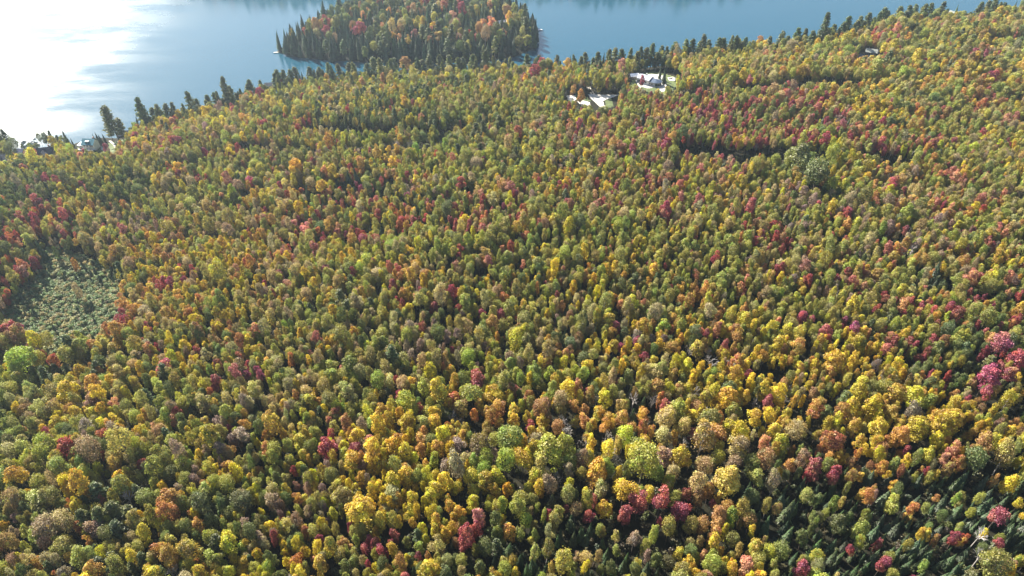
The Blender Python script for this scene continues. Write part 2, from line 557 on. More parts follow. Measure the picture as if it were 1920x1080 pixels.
def bare_geo(seed, depth=4, spread=.55, trunk_h=5.0, n0=4, thick=.16):
    """leafless tree: returns trunk and branch geometry"""
    r = np.random.default_rng(seed)
    TV = []; TF = []; BV = []; BF = []
    top = np.array([r.uniform(-.3, .3), r.uniform(-.3, .3), trunk_h])
    tube(TV, TF, (0, 0, -.4), top, thick, thick * .8, 6)
    def grow(p, d, L, rad, k):
        q = p + d * L
        tube(BV, BF, p, q, rad, rad * .6, 3)
        if k == 0: return
        for i in range(3 if k > 1 else 4):
            nd = d + r.normal(size=3) * spread; nd[2] += .12
            nd /= np.linalg.norm(nd)
            grow(p + d * L * r.uniform(.55, 1), nd, L * r.uniform(.55, .8), rad * .6, k - 1)
    for i in range(n0):
        a = i * 2 * math.pi / n0 + r.uniform(-.4, .4)
        d = np.array([math.cos(a) * .55, math.sin(a) * .55, 1.0]); d /= np.linalg.norm(d)
        grow(top - np.array([0, 0, r.uniform(0, 1.5)]), d, r.uniform(2.4, 3.4), thick * .6, depth - 1)
    grow(top, np.array([0, 0, 1.0]), 3.0, thick * .7, depth - 1)
    return TV, TF, BV, BF

def set_turned(me):
    """how far each leaf clump has turned to the second tint of its tree: in patches through the crown"""
    n = len(me.polygons); c = np.empty(n * 3, np.float32); me.polygons.foreach_get("center", c); c = c.reshape(-1, 3)
    a = Noise(n % 97, 1.5); v = a(c[:, 0] + 20 + c[:, 2] * .6, c[:, 1] + 20 + c[:, 2] * .8) * .75 + .35 * np.random.default_rng(n).random(n)
    v = np.clip((v - .38) / .42, 0, 1)
    t = me.attributes.new("turned", 'FLOAT', 'FACE'); t.data.foreach_set("value", v.astype(np.float32))

def set_lv(me, vals):
    set_turned(me)
    a = me.attributes.new("lv", 'FLOAT', 'FACE')
    a.data.foreach_set("value", np.asarray(vals, np.float32))

VAR = {}      # name -> dict(crown mesh, trunk mesh, joined object)
TREECOL = bpy.data.collections.new("tree_kinds")

def register(name, V, F, lv, TV, TF, mats=(M_LEAF, M_BARK)):
    c = new_mesh_obj("crown_shape", V, F, mats[0], link=False); set_lv(c.data, lv)
    t = new_mesh_obj("trunk_shape", TV, TF, mats[1], link=False)
    V = [tuple(v) for v in V]; k = len(V)
    jv = V + [tuple(v) for v in TV]
    jf = [tuple(f) for f in F] + [tuple(i + k for i in f) for f in TF]
    j = new_mesh_obj("kind_%02d" % len(VAR), jv, jf, list(mats), face_mat=[0] * len(F) + [1] * len(TF), link=False)
    set_lv(j.data, list(lv) + [.5] * len(TF))
    TREECOL.objects.link(j)
    VAR[name] = dict(i=len(VAR), crown=c.data, trunk=t.data)
    bpy.data.objects.remove(c); bpy.data.objects.remove(t)

for i in range(5):
    V, F, lv = crown_mesh(10 + i, 'maple', 2300, .205, .5)
    register("maple%d" % i, V, F, lv, *trunk_geo(i, 'b'))
for i in range(4):
    V, F, lv = crown_mesh(20 + i, 'round', 2400, .17, .9)
    register("round%d" % i, V, F, lv, *trunk_geo(10 + i, 'b'))
for i in range(4):
    V, F, lv = crown_mesh(30 + i, 'oval', 1900, .18, .95)
    register("oval%d" % i, V, F, lv, *trunk_geo(20 + i, 'b'), mats=(M_LEAF, M_PALEBARK))
for i in range(4):
    V, F, lv = crown_mesh(40 + i, 'irregular', 2000, .19, .75, gap=.3)
    register("irregular%d" % i, V, F, lv, *trunk_geo(30 + i, 'b'))
for i in range(4):
    V, F, lv = spruce_mesh(50 + i, .8 + .1 * i)
    register("spruce%d" % i, V, F, lv, *trunk_geo(i, 'spruce'))
for i in range(3):
    V, F, lv, tips = pine_mesh(60 + i)
    register("pine%d" % i, V, F, lv, *trunk_geo(i, 'pine', tips))
for i in range(3):
    TV, TF, BV, BF = bare_geo(70 + i, 4, .5, 5.0, 4, .13)
    register("bare%d" % i, BV, BF, [.5] * len(BF), TV, TF, mats=(M_PALEBARK, M_BARK))
for i in range(2):
    TV, TF, BV, BF = bare_geo(80 + i, 3, .6, 6.5, 4, .26)
    register("dead%d" % i, BV, BF, [.5] * len(BF), TV, TF, mats=(M_PALEBARK, M_PALEBARK))
for i in range(3):      # low bog shrubs, scaled like trees
    L, r = crown_lobes(90 + i, 'irregular')
    V, F, lv = crown_mesh(90 + i, 'irregular', 260, .5, .9)
    V = V.copy(); V[:, 2] = (V[:, 2] - 6) * 14 / 8.0
    register("shrub%d" % i, V, F, lv, [(0, 0, 0), (.1, 0, 0), (0, .1, 3)], [(0, 1, 2)])

# ------------------------------------------------------------------ planting plan
# leaf colours (reflectance) and the words for them
PAL = {
    'olive':   ((0.315, 0.300, 0.060), 'olive', ('round', 'oval', 'irregular', 'maple')),
    'tan':     ((0.370, 0.295, 0.130), 'tan', ('round', 'oval', 'irregular')),
    'gold':    ((0.520, 0.370, 0.035), 'golden', ('maple', 'maple', 'irregular')),
    'lemon':   ((0.540, 0.460, 0.030), 'bright yellow', ('maple', 'oval')),
    'lime':    ((0.310, 0.330, 0.050), 'lime green', ('maple', 'round')),
    'orange':  ((0.440, 0.260, 0.060), 'orange', ('maple', 'irregular')),
    'rust':    ((0.300, 0.145, 0.060), 'rusty brown', ('maple', 'round')),
    'salmon':  ((0.460, 0.190, 0.130), 'salmon pink', ('irregular', 'maple')),
    'red':     ((0.380, 0.070, 0.050), 'scarlet', ('irregular', 'maple')),
    'crimson': ((0.300, 0.052, 0.075), 'crimson', ('irregular', 'maple')),
    'magenta': ((0.310, 0.070, 0.115), 'magenta', ('irregular', 'maple')),
    'green':   ((0.135, 0.160, 0.045), 'deep green', ('maple', 'round')),
    'mauve':   ((0.260, 0.190, 0.150), 'greyish mauve', ('irregular', 'oval')),
    'bare':    ((.4, .4, .4), 'leafless', ('bare',)),
    'dead':    ((.4, .4, .4), 'dead', ('dead',)),
    'spruce':  ((0.055, 0.085, 0.032), 'dark green', ('spruce',)),
    'pine':    ((0.105, 0.130, 0.045), 'green', ('pine',)),
    'shrub':   ((.120, .150, .085), 'grey green', ('shrub',)),
}
SECOND = {'olive': ('gold', 'green', 'tan', 'lime', 'green'), 'tan': ('olive', 'gold', 'mauve', 'olive'), 'gold': ('olive', 'orange', 'lemon', 'lime'), 'lemon': ('lime', 'gold'),
          'lime': ('green', 'lemon', 'olive'), 'orange': ('gold', 'olive', 'red', 'rust'), 'rust': ('green', 'orange', 'olive'), 'salmon': ('orange', 'crimson', 'tan'), 'red': ('orange', 'crimson'),
          'crimson': ('salmon', 'rust', 'red', 'magenta'), 'magenta': ('crimson', 'salmon'), 'green': ('lime', 'green', 'green'), 'mauve': ('tan', 'rust'), 'pine': ('pine', 'olive')}
COUNT = {'round': 4, 'oval': 4, 'irregular': 4, 'maple': 5, 'spruce': 4, 'pine': 3, 'bare': 3, 'dead': 2, 'shrub': 3}

def MIX(**k): return k
DEFAULT = MIX(olive=42, tan=13, gold=12, lemon=6, lime=7, orange=6, rust=2, salmon=5, red=2, crimson=4, green=4, mauve=2, bare=1, spruce=8, pine=4)
# planned stands: centre and half sizes in the plan's picture grid, and what grows there
STANDS = [
    (960, 330, 900, 90, .8, MIX(olive=38, tan=14, lime=8, lemon=5, gold=7, orange=8, salmon=8, red=3, crimson=4, green=5, spruce=4, mauve=4, pine=2)),
    (1440, 110, 260, 60, .85, MIX(olive=42, tan=20, gold=14, lime=10, orange=7, salmon=4, pine=2, green=3)),
    (1780, 130, 220, 90, .8, MIX(olive=32, gold=14, orange=12, lime=9, green=10, rust=5, crimson=4, red=3, spruce=3, tan=8)),
    (1340, 210, 260, 45, .85, MIX(olive=18, tan=8, salmon=16, crimson=22, red=8, magenta=10, orange=8, green=7, lime=4, mauve=6, spruce=3)),
    (1450, 255, 170, 28, .9, MIX(crimson=28, magenta=16, red=8, salmon=10, orange=6, rust=8, green=8, olive=8, bare=5, spruce=6)),
    (1700, 270, 130, 40, .8, MIX(crimson=18, olive=24, orange=10, salmon=8, green=14, mauve=6, bare=5, lime=6)),
    (740, 200, 280, 65, .85, MIX(olive=32, lime=10, tan=10, pine=14, green=12, spruce=7, gold=6, lemon=3, orange=3, salmon=2)),
    (700, 222, 110, 25, .9, MIX(pine=38, spruce=18, green=20, olive=15, crimson=4)),
    (560, 235, 110, 20, .8, MIX(crimson=20, red=8, spruce=14, green=12, olive=30, orange=6)),
    (860, 282, 200, 25, .8, MIX(olive=44, lime=24, tan=16, lemon=5, green=8)),
    (700, 390, 290, 62, .92, MIX(olive=20, spruce=24, crimson=15, red=9, salmon=14, orange=10, gold=6, lemon=3, tan=6, green=6, magenta=3)),
    (880, 445, 130, 35, .85, MIX(lime=26, olive=42, tan=14, lemon=9, gold=4)),
    (1260, 360, 190, 60, .7, MIX(olive=26, tan=15, salmon=10, crimson=8, lemon=6, gold=7, orange=9, mauve=7, bare=3, lime=6)),
    (1130, 470, 200, 60, .7, MIX(olive=36, green=12, gold=10, lime=8, orange=8, crimson=3, salmon=4, spruce=8, tan=10)),
    (1640, 430, 270, 100, .85, MIX(olive=26, tan=16, salmon=14, crimson=12, red=4, orange=8, mauve=10, bare=5, lime=8, gold=4, green=6)),
    (1750, 520, 190, 35, .7, MIX(tan=26, orange=16, salmon=12, olive=20, gold=8, mauve=8, lime=6)),
    (55, 450, 85, 140, .95, MIX(crimson=26, red=14, salmon=14, magenta=5, orange=10, green=14, spruce=10, olive=14, mauve=6, rust=6)),
    (25, 350, 60, 50, .9, MIX(green=40, olive=20, spruce=16, pine=8, mauve=8, tan=8)),
    (250, 330, 170, 40, .8, MIX(olive=30, lime=22, green=20, tan=10, gold=8, salmon=4)),
    (300, 490, 200, 100, .88, MIX(gold=26, tan=22, olive=18, orange=14, rust=6, lime=6, salmon=3, mauve=3, lemon=4, green=3)),
    (500, 620, 260, 90, .6, MIX(olive=38, tan=20, gold=16, lime=8, orange=6, salmon=3, green=4, mauve=4)),
    (880, 600, 260, 80, .75, MIX(olive=44, tan=14, green=12, gold=8, lime=8, crimson=3, orange=4, pine=6, mauve=3, spruce=3)),
    (200, 900, 330, 230, .8, MIX(olive=40, tan=13, green=13, lime=9, gold=8, lemon=3, mauve=4, orange=3, pine=2, crimson=1)),
    (470, 960, 220, 140, .7, MIX(olive=34, gold=16, tan=12, lemon=9, lime=8, green=8, mauve=5, bare=2, orange=4, crimson=2)),
    (860, 860, 260, 130, .92, MIX(gold=38, orange=11, lemon=14, tan=9, olive=12, rust=4, lime=5, bare=4, mauve=3)),
    (1300, 760, 330, 150, .9, MIX(gold=26, olive=20, lemon=9, tan=11, orange=10, rust=5, lime=6, green=4, bare=5, mauve=3, crimson=1)),
    (1640, 760, 290, 110, .92, MIX(gold=34, orange=16, olive=16, rust=7, lemon=7, tan=7, green=5, bare=4, mauve=4)),
    (1060, 850, 120, 70, .6, MIX(bare=26, gold=22, olive=20, mauve=10, lemon=8, orange=8)),
    (1830, 665, 130, 65, .95, MIX(magenta=22, crimson=12, green=24, rust=10, salmon=8, pine=8, olive=12, mauve=4)),
    (1760, 590, 170, 50, .8, MIX(olive=28, salmon=12, crimson=12, magenta=6, pine=10, green=12, lime=8, orange=6)),
    (1050, 985, 230, 45, .85, MIX(olive=32, crimson=7, magenta=3, green=12, tan=10, spruce=18, orange=5, rust=4, lime=4)),
    (1030, 1030, 200, 45, .85, MIX(spruce=48, olive=22, green=10, tan=5, crimson=3, pine=6)),
    (700, 1050, 190, 50, .7, MIX(olive=30, crimson=6, gold=12, lemon=8, green=14, spruce=8, orange=8, salmon=6)),
    (1330, 980, 130, 70, .8, MIX(olive=42, tan=14, green=12, crimson=5, rust=8, spruce=10, mauve=5)),
    (1640, 890, 230, 50, .85, MIX(olive=22, green=16, rust=12, orange=10, gold=9, crimson=5, spruce=30, mauve=5)),
    (1710, 985, 310, 105, .95, MIX(spruce=130, green=6, olive=5, rust=2, crimson=2, mauve=2, lime=2, orange=1)),
    (1560, 1060, 160, 50, .7, MIX(spruce=55, olive=24, green=10, tan=5, crimson=2, orange=2)),
]
# openings: centre, half sizes (picture grid of the ground)
OPEN = [(1440, 720, 40, 14), (1240, 700, 30, 14), (1560, 850, 40, 12), (1330, 850, 40, 12), (1480, 790, 30, 12), (1120, 790, 30, 14), (1200, 1010, 90, 12), (1700, 860, 50, 12), (1620, 1000, 60, 9), (1800, 1040, 60, 10), (1320, 700, 34, 16), (1348, 660, 22, 12), (890, 815, 26, 14), (1012, 1040, 120, 13), (1290, 925, 44, 16), (1010, 760, 24, 10),
        (1215, 790, 26, 12), (1180, 720, 22, 9), (1395, 790, 30, 14), (1560, 780, 26, 12), (1700, 790, 30, 12), (1880, 780, 50, 22),
        (1400, 870, 40, 14), (1600, 930, 60, 9), (1750, 935, 90, 12), (1470, 990, 44, 12), (165, 1035, 22, 24), (215, 925, 18, 16),
        (275, 760, 30, 12), (125, 690, 26, 14), (170, 505, 30, 14), (1440, 560, 22, 8), (1660, 475, 24, 10), (1020, 480, 20, 6),
        (820, 520, 20, 7), (1225, 415, 14, 7), (1400, 362, 14, 12), (880, 380, 20, 7), (660, 365, 18, 7), (1160, 1000, 60, 10),
        (1840, 900, 60, 12), (1150, 620, 16, 7), (900, 700, 26, 8), (640, 700, 16, 8), (1500, 690, 20, 12), (1620, 690, 14, 8),
        (1690, 700, 24, 10), (870, 960, 26, 14), (560, 820, 16, 8), (480, 735, 14, 8), (1780, 720, 30, 12)]
CUTS = [([(1262, 183), (1330, 187), (1420, 184), (1500, 178), (1580, 172), (1650, 172)], 14),
        ([(1285, 296), (1360, 304), (1450, 308), (1530, 306)], 16),
        ([(1600, 312), (1660, 316), (1710, 320)], 10),
        ([(470, 292), (560, 300), (640, 298), (740, 290), (830, 290)], 9),
        ([(580, 256), (680, 262), (780, 262), (860, 258)], 9),
        ([(1700, 92), (1780, 94), (1860, 92), (1930, 90)], 15),
        ([(1095, 150), (1104, 166), (1112, 178)], 5)]
BOG_PX = BOGPX0
BOG = [tuple(ground(a, b)[:2]) for a, b in BOG_PX]
CLEAR = [[tuple(ground(a, b)[:2]) for a, b in P] for P in (
    [(1056, 178), (1080, 176), (1104, 176), (1165, 176), (1168, 182), (1158, 196), (1160, 215), (1146, 232), (1112, 228), (1106, 212), (1085, 218), (1060, 212)],
    [(1170, 172), (1180, 150), (1200, 137), (1228, 131), (1256, 138), (1280, 147), (1278, 160), (1262, 188), (1245, 200), (1205, 196)],
    [(1598, 118), (1612, 104), (1636, 98), (1652, 112), (1650, 126), (1615, 130)],
    [(142, 276), (206, 266), (264, 252), (258, 264), (230, 296), (204, 312), (148, 308)],
    [(66, 282), (110, 282), (112, 300), (98, 312), (72, 306)],
    [(28, 283), (64, 283), (60, 296), (34, 296)])]
HOUSE_AT = [(169, 279, 9), (88, 295, 8), (42, 290, 6), (6, 306, 6), (233, 256, 6), (507, 172, 5), (1150, 150, 5), (1188, 147, 6), (1629, 112, 11), (1668, 44, 8), (1782, 36, 7), (1806, 38, 8), (942, 47, 7), (963, 41, 5)]
for a, b, r_ in HOUSE_AT:
    g_ = ground(a, b)
    CLEAR.append([(g_[0] + r_ * math.cos(k * .524), g_[1] - r_ * .5 + r_ * 1.35 * math.sin(k * .524)) for k in range(12)])
CUTW = [([tuple(ground(a, b)[:2]) for a, b in P], w) for P, w in CUTS]

# single trees noted one by one: crown centre, crown width, colour
NOTED = """412 513 34 lemon|59 296 26 lemon|36 407 18 crimson|69 373 22 crimson|88 338 14 crimson|306 531 16 crimson|349 528 14 magenta|233 539 20 orange|249 542 20 green
314 430 26 lime|257 358 20 green|141 495 12 orange|328 420 18 rust|40 672 44 lime|102 675 20 red|309 686 28 magenta|407 686 18 crimson|452 668 16 crimson|372 660 14 crimson|464 688 14 crimson
467 706 16 magenta|214 714 24 lemon|371 601 22 lemon|445 620 18 rust|91 814 24 red|187 815 26 red|110 797 28 gold|428 775 14 lemon|462 800 22 orange|127 649 36 pine|96 740 30 olive|83 764 11 crimson
231 589 16 crimson|246 584 14 orange|36 625 30 rust|13 618 24 crimson|141 833 24 red|49 862 15 red|139 895 24 gold|89 991 44 tan|124 973 38 tan|150 953 26 gold|267 874 20 crimson|243 964 32 pine
184 1056 28 pine|252 1044 28 lemon|339 1038 20 orange|299 985 28 lemon|444 887 28 lemon|456 944 38 green|75 1053 24 orange|172 1015 18 orange|430 1015 36 lemon|588 752 28 gold|608 768 18 lemon
678 955 52 gold|657 870 34 gold|675 817 32 gold|697 828 24 salmon|688 1013 20 crimson|722 1030 26 crimson|655 990 14 magenta|532 980 16 crimson|620 813 16 crimson|618 792 14 salmon|705 1067 18 lemon
773 937 26 lemon|738 903 32 lemon|432 802 14 magenta|830 813 34 lemon|820 777 28 gold|593 1025 22 lemon|838 836 24 orange|955 822 46 lime|992 801 20 crimson|1036 846 54 lime|981 870 38 gold|907 900 36 gold
885 894 34 gold|932 892 30 lemon|1165 787 30 orange|946 944 24 lime|901 967 28 salmon|1115 938 18 crimson|1100 964 24 crimson|1060 957 12 magenta|1174 964 28 crimson|838 981 20 lemon|953 997 24 orange
787 1049 15 magenta|949 1038 30 spruce|1206 867 62 lime|1120 880 42 gold|1138 842 30 lemon|1362 901 50 orange|1374 872 30 tan|1170 914 44 gold|1238 978 14 magenta|1289 956 12 crimson|1333 949 14 crimson
1317 982 28 rust|1292 1054 22 gold|1096 1062 20 lemon|1517 888 22 crimson|1434 828 24 salmon|1465 831 30 gold|1403 1062 32 salmon|1478 958 28 spruce|1304 813 20 crimson|1341 813 40 orange|1195 644 18 magenta
1206 673 18 crimson|1258 621 14 red|972 598 16 red|1352 616 22 lemon|1424 586 18 lemon|1385 679 28 orange|1285 689 26 gold|1031 704 22 lime|1138 751 28 lemon|1274 769 34 lime|1295 779 26 gold|1272 733 24 orange
1365 746 36 gold|1084 725 22 salmon|1100 735 14 magenta|1158 717 13 crimson|1323 766 26 bare|1116 750 22 bare|1405 708 18 magenta|1328 785 38 olive|1507 595 20 magenta|1603 621 22 magenta|1695 570 24 salmon
1793 590 28 crimson|1876 644 40 magenta|1855 704 38 magenta|1891 701 28 crimson|1904 675 34 magenta|1702 644 20 crimson|1660 652 20 salmon|1445 613 22 lemon|1677 609 12 lemon|1659 605 11 lemon|1564 673 36 gold
1679 738 34 orange|1655 727 28 olive|1715 743 34 lemon|1891 751 30 lemon|1787 756 24 lemon|1466 647 26 gold|1498 652 28 orange|1442 758 22 crimson|1611 722 32 gold|1637 761 38 gold|1528 769 34 orange|1588 748 26 green
1855 681 26 pine|1415 784 30 gold|1646 801 32 gold|1690 813 34 orange|1723 801 38 gold|1764 798 38 gold|1791 787 38 gold|1495 807 34 tan|1561 825 38 rust|1704 849 18 magenta|1655 843 24 salmon|1527 881 34 crimson
1566 881 24 crimson|1827 858 38 green|1886 855 38 olive|1653 1059 26 crimson|1640 1021 16 crimson|1809 1009 16 red|1874 1024 18 crimson|1631 935 26 orange|1673 944 26 lime|1705 950 20 orange|1800 867 24 orange
1868 1059 50 olive|1500 292 42 green|1535 322 46 green|1518 300 26 green|676 357 12 magenta|706 404 16 crimson|750 425 18 red|659 432 11 magenta|774 416 15 crimson|717 453 12 lemon|734 465 22 lime|525 519 18 crimson
799 408 14 crimson|672 333 20 spruce|652 340 18 spruce|1130 301 18 crimson|1350 298 16 crimson|1253 410 16 crimson|1232 400 14 crimson|1275 348 18 salmon|1017 121 20 crimson|1003 134 22 crimson|760 118 20 orange
152 295 14 salmon|158 288 12 magenta|200 278 13 magenta|250 250 11 magenta|1205 150 10 magenta|1644 125 24 lime|1075 166 14 orange|1090 178 15 orange|860 787 22 bare|1097 828 22 bare|1153 858 26 bare|1567 547 18 bare
1187 752 20 dead|1066 818 24 dead|1331 683 24 dead|1835 1047 26 dead|1834 1006 22 dead|1142 843 20 dead|598 888 18 dead|1470 745 18 bare|1300 742 20 dead|1713 690 20 bare|240 940 22 dead|1280 840 18 dead"""
# white pines and spruces of the lake shore: x, y of the middle, crown width, colour
SHORE = """213 236 26 pine|224 243 15 pine|205 246 12 pine|288 212 13 pine|120 272 13 green|128 274 10 spruce|30 276 18 green|10 284 20 olive|270 222 17 pine|256 236 14 spruce|300 205 15 pine|314 203 14 pine|328 210 14 spruce|352 192 10 spruce|372 190 12 pine|395 186 13 pine|408 180 13 pine|436 168 14 pine|455 172 11 spruce|473 152 13 pine|466 166 11 pine
522 140 14 pine|533 136 13 pine|545 140 13 pine|556 136 14 pine|568 146 12 spruce|516 150 12 pine|582 140 13 pine|600 138 12 pine|640 122 13 pine|656 120 13 pine|668 126 12 pine|700 120 16 pine|738 116 14 pine|690 130 12 pine
807 112 15 pine|826 108 14 pine|842 106 14 pine|858 108 12 pine|885 106 14 pine|870 112 12 pine|990 104 13 pine|1014 108 12 pine|1045 108 12 pine|1070 108 13 spruce|1100 100 13 pine|1118 98 13 pine|1128 104 14 spruce|1140 96 14 pine|1152 92 14 pine|1165 100 13 pine
1222 74 14 pine|1235 72 12 pine|1210 80 12 pine|1262 70 13 pine|1283 66 14 pine|1296 68 14 pine|1308 70 12 pine|1326 64 12 pine|1345 64 13 pine|1357 66 12 pine|1378 60 12 pine|1395 60 11 pine|1458 44 13 pine|1488 38 13 pine|1502 36 12 pine|1540 28 14 pine|1553 32 11 pine
1580 22 14 pine|1602 20 12 pine|1624 22 13 pine|1650 16 14 pine|1662 18 11 pine|1686 20 13 pine|1700 16 13 pine|1712 14 13 pine|1728 8 13 pine|1740 10 13 pine|1792 22 12 spruce|1830 28 10 pine|1848 18 12 pine|1862 16 14 pine|1880 22 11 pine|1900 18 12 spruce
178 262 9 spruce|184 260 9 spruce|190 262 8 spruce|131 262 7 spruce|136 268 7 spruce|965 22 17 olive|981 42 10 spruce|1246 142 11 spruce|1238 136 9 spruce|104 286 10 spruce"""

trees = []      # x, y, z, d, H, category, variant name, rotation, colour
CELL = 6.0
hashg = {}

def put(x, y, d, cat, H=None, noted=False, small=False, keep=False):
    z = float(height(x, y))
    if H is None:
        if cat == 'spruce': H = d * random.uniform(1.45, 1.95) + 3
        elif cat == 'pine': H = d * random.uniform(1.7, 2.3) + 3
        elif cat == 'shrub': H = random.uniform(1.2, 3.2)
        else: H = (6.4 + d * random.uniform(1.1, 1.7)) * random.uniform(.85, 1.12)
    base, word, shapes = PAL[cat]
    sh = random.choice(shapes)
    if cat in ('olive', 'tan') and d > 8.5: sh = 'round'
    v = sh + str(random.randrange(COUNT[sh]))
    j = random.gauss(0, .14); hj = random.gauss(0, .07)
    c = (max(.01, base[0] * (1 + j + hj)), max(.01, base[1] * (1 + j - hj * .6)), max(.01, base[2] * (1 + j + random.gauss(0, .15))))
    if cat == 'spruce' and random.random() < .3: c = tuple(k * 1.5 for k in c)
    c2 = PAL[random.choice(SECOND.get(cat, (cat,)))][0]
    k2 = random.uniform(.2, .9) if cat in SECOND else 0
    c2 = tuple(a * (1 - k2) + b * k2 for a, b in zip(c, c2))
    t = dict(x=x, y=y, z=z, d=d, H=H, cat=cat, v=v, rz=random.uniform(0, 6.283), c=c, c2=c2, sx=random.uniform(.82, 1.2), noted=noted, lx=random.gauss(0, .045), ly=random.gauss(0, .045))
    trees.append(t)
    hashg.setdefault((int(x // CELL), int(y // CELL)), []).append(t)
    return t

def clash(x, y, r, f=.5):
    cx, cy = int(x // CELL), int(y // CELL)
    for a in (-2, -1, 0, 1, 2):
        for b in (-2, -1, 0, 1, 2):
            for t in hashg.get((cx + a, cy + b), ()):
                if (t['x'] - x) ** 2 + (t['y'] - y) ** 2 < (f * (r + t['d'] * .5)) ** 2: return True
    return False

def put_noted(txt, shore=False):
    for row in txt.replace("\n", "|").split("|"):
        px, py, dpx, cat = row.split(); px, py, dpx = float(px), float(py), float(dpx)
        up = 8.0
        for _ in range(3):
            g = ground(px, py, up)
            D = project(g[0], g[1], g[2] + up)[2]
            d = dpx * D / FPX * (1.22 if shore and cat == 'pine' else 1)
            if cat == 'spruce': H = d * 2.7 + 1
            elif cat == 'pine': H = d * 2.15 + (3 if shore else 1)
            elif cat == 'dead': H = d * 1.4 + 8
            elif cat == 'bare': H = d * 1.2 + 6
            else: H = 5.5 + d * 1.4
            up = H * (.5 if shore or cat in ('spruce', 'dead') else .68)
        if shore and sdist(MAIN, g[0], g[1]) < 1.5 and sdist(ISLE, g[0], g[1]) < 1:
            # walk back on to the bank
            for k in range(60):
                g = ground(px, py + k, 0 if k > 30 else up)
                if sdist(MAIN, g[0], g[1]) > 2.5: break
        put(float(g[0]), float(g[1]), d, cat, H, noted=True)
put_noted(NOTED); put_noted(SHORE, True)

def pick_mix(mix):
    k = list(mix); w = [mix[i] for i in k]
    return random.choices(k, w)[0]

wob = Noise(21, 16); wob2 = Noise(22, 16); dens = Noise(23, 28); sizen = Noise(24, 60)
def grow_forest():
    N = 260000
    X = rng.uniform(-620, 700, N); Y = rng.uniform(60, 800, N)
    S = sdist(MAIN, X, Y)
    ok = S > 2.0
    X, Y, S = X[ok], Y[ok], S[ok]
    Z = height(X, Y)
    PX, PY, D = project(X, Y, Z + 8)
    ok = (PX > -170) & (PX < 2040) & (PY < 1240) & (D > 0)
    X, Y, S, Z, PX, PY, D = [a[ok] for a in (X, Y, S, Z, PX, PY, D)]
    ok = np.ones(len(X), bool)
    for P in CLEAR: ok &= ~inside(P, X, Y)
    bogd = sdist(BOG, X, Y)
    for P, w in CUTW: ok &= dist_poly(P, X, Y, False) > w * .5 * np.clip(.35 + 1.15 * wob(X + 300, Y), .3, 1.25) + 1.0
    GX, GY, _ = project(X, Y, Z)
    for a, b, ra, rb in OPEN: ok &= ((GX - a) / ra) ** 2 + ((GY - b) / rb) ** 2 > 1
    WX = PX + (wob(X, Y) - .5) * 110; WY = PY + (wob2(X, Y) - .5) * 70
    DN = dens(X, Y); SN = sizen(X, Y); drift = Noise(77, 24)(X, Y) * .7 + Noise(78, 9)(X, Y) * .3; rdrift = Noise(79, 30)(X, Y)
    for i in np.nonzero(ok)[0]:
        x, y = float(X[i]), float(Y[i])
        if bogd[i] > 0 and random.random() < .985: continue
        if bogd[i] > -7 and random.random() < .35: continue
        px, py = WX[i], WY[i]
        mix = DEFAULT
        # drifts: birch and maple gone gold together, red maples on the wet ground
        if drift[i] > .66 and random.random() < .55 and py > 200: mix = MIX(gold=40, lemon=18, olive=30, lime=10, tan=8)
        elif drift[i] < .30 and random.random() < .5 and (px > 1000 or py < 520): mix = MIX(salmon=22, crimson=14, red=6, orange=12, olive=26, mauve=6, tan=12)
        elif rdrift[i] > .62 and random.random() < .6: mix = MIX(olive=60, tan=18, lime=10, gold=8)
        for a, b, ra, rb, p, m in STANDS:
            if ((px - a) / ra) ** 2 + ((py - b) / rb) ** 2 < 1 and random.random() < p: mix = m
        fringe = S[i] < 13 and random.random() < (.72 if px < 1150 else .42)
        if fringe: mix = MIX(pine=60, spruce=22, green=10, olive=24, tan=5, orange=3)
        # crown widths: small dense growth in the middle distance, broad crowns low and right of centre
        big = math.exp(-(((px - 1150) / 560) ** 2 + ((py - 850) / 170) ** 2))
        big = max(big, .75 * math.exp(-(((px - 150) / 300) ** 2 + ((py - 900) / 240) ** 2)), .5 * math.exp(-(((px - 1750) / 400) ** 2 + ((py - 120) / 110) ** 2)))
        if mix.get('spruce', 0) >= 30: big = -.15
        mean = 2.8 + 1.55 * big + 1.2 * (SN[i] - .5)
        d = max(2.2, min(random.lognormvariate(math.log(mean), .33), mean * 1.9))
        tight = .60 - .06 * (DN[i] < .3) + .20 * math.exp(-(((PX[i] - 1450) / 640) ** 2 + ((PY[i] - 930) / 230) ** 2))
        if clash(x, y, d * .5, tight): continue
        cat = None
        if random.random() < (.5 if mix.get('spruce', 0) < 30 else .2):
            cx, cy = int(x // CELL), int(y // CELL)
            near = [t for a in (-1, 0, 1) for b in (-1, 0, 1) for t in hashg.get((cx + a, cy + b), ()) if t['cat'] not in ('dead', 'bare', 'lemon') and (t['cat'] not in ('crimson', 'magenta', 'red', 'salmon') or random.random() < .3)]
            if near: cat = random.choice(near)['cat']
        if cat is None: cat = pick_mix(mix)
        if cat == 'spruce': d *= .9
        if cat == 'dead': d = 4
        t = put(x, y, d * (1.25 if fringe and cat == 'pine' else 1), cat)
        if fringe and cat in ('pine', 'spruce'): t['H'] *= random.uniform(.85, 1.5)
grow_forest()
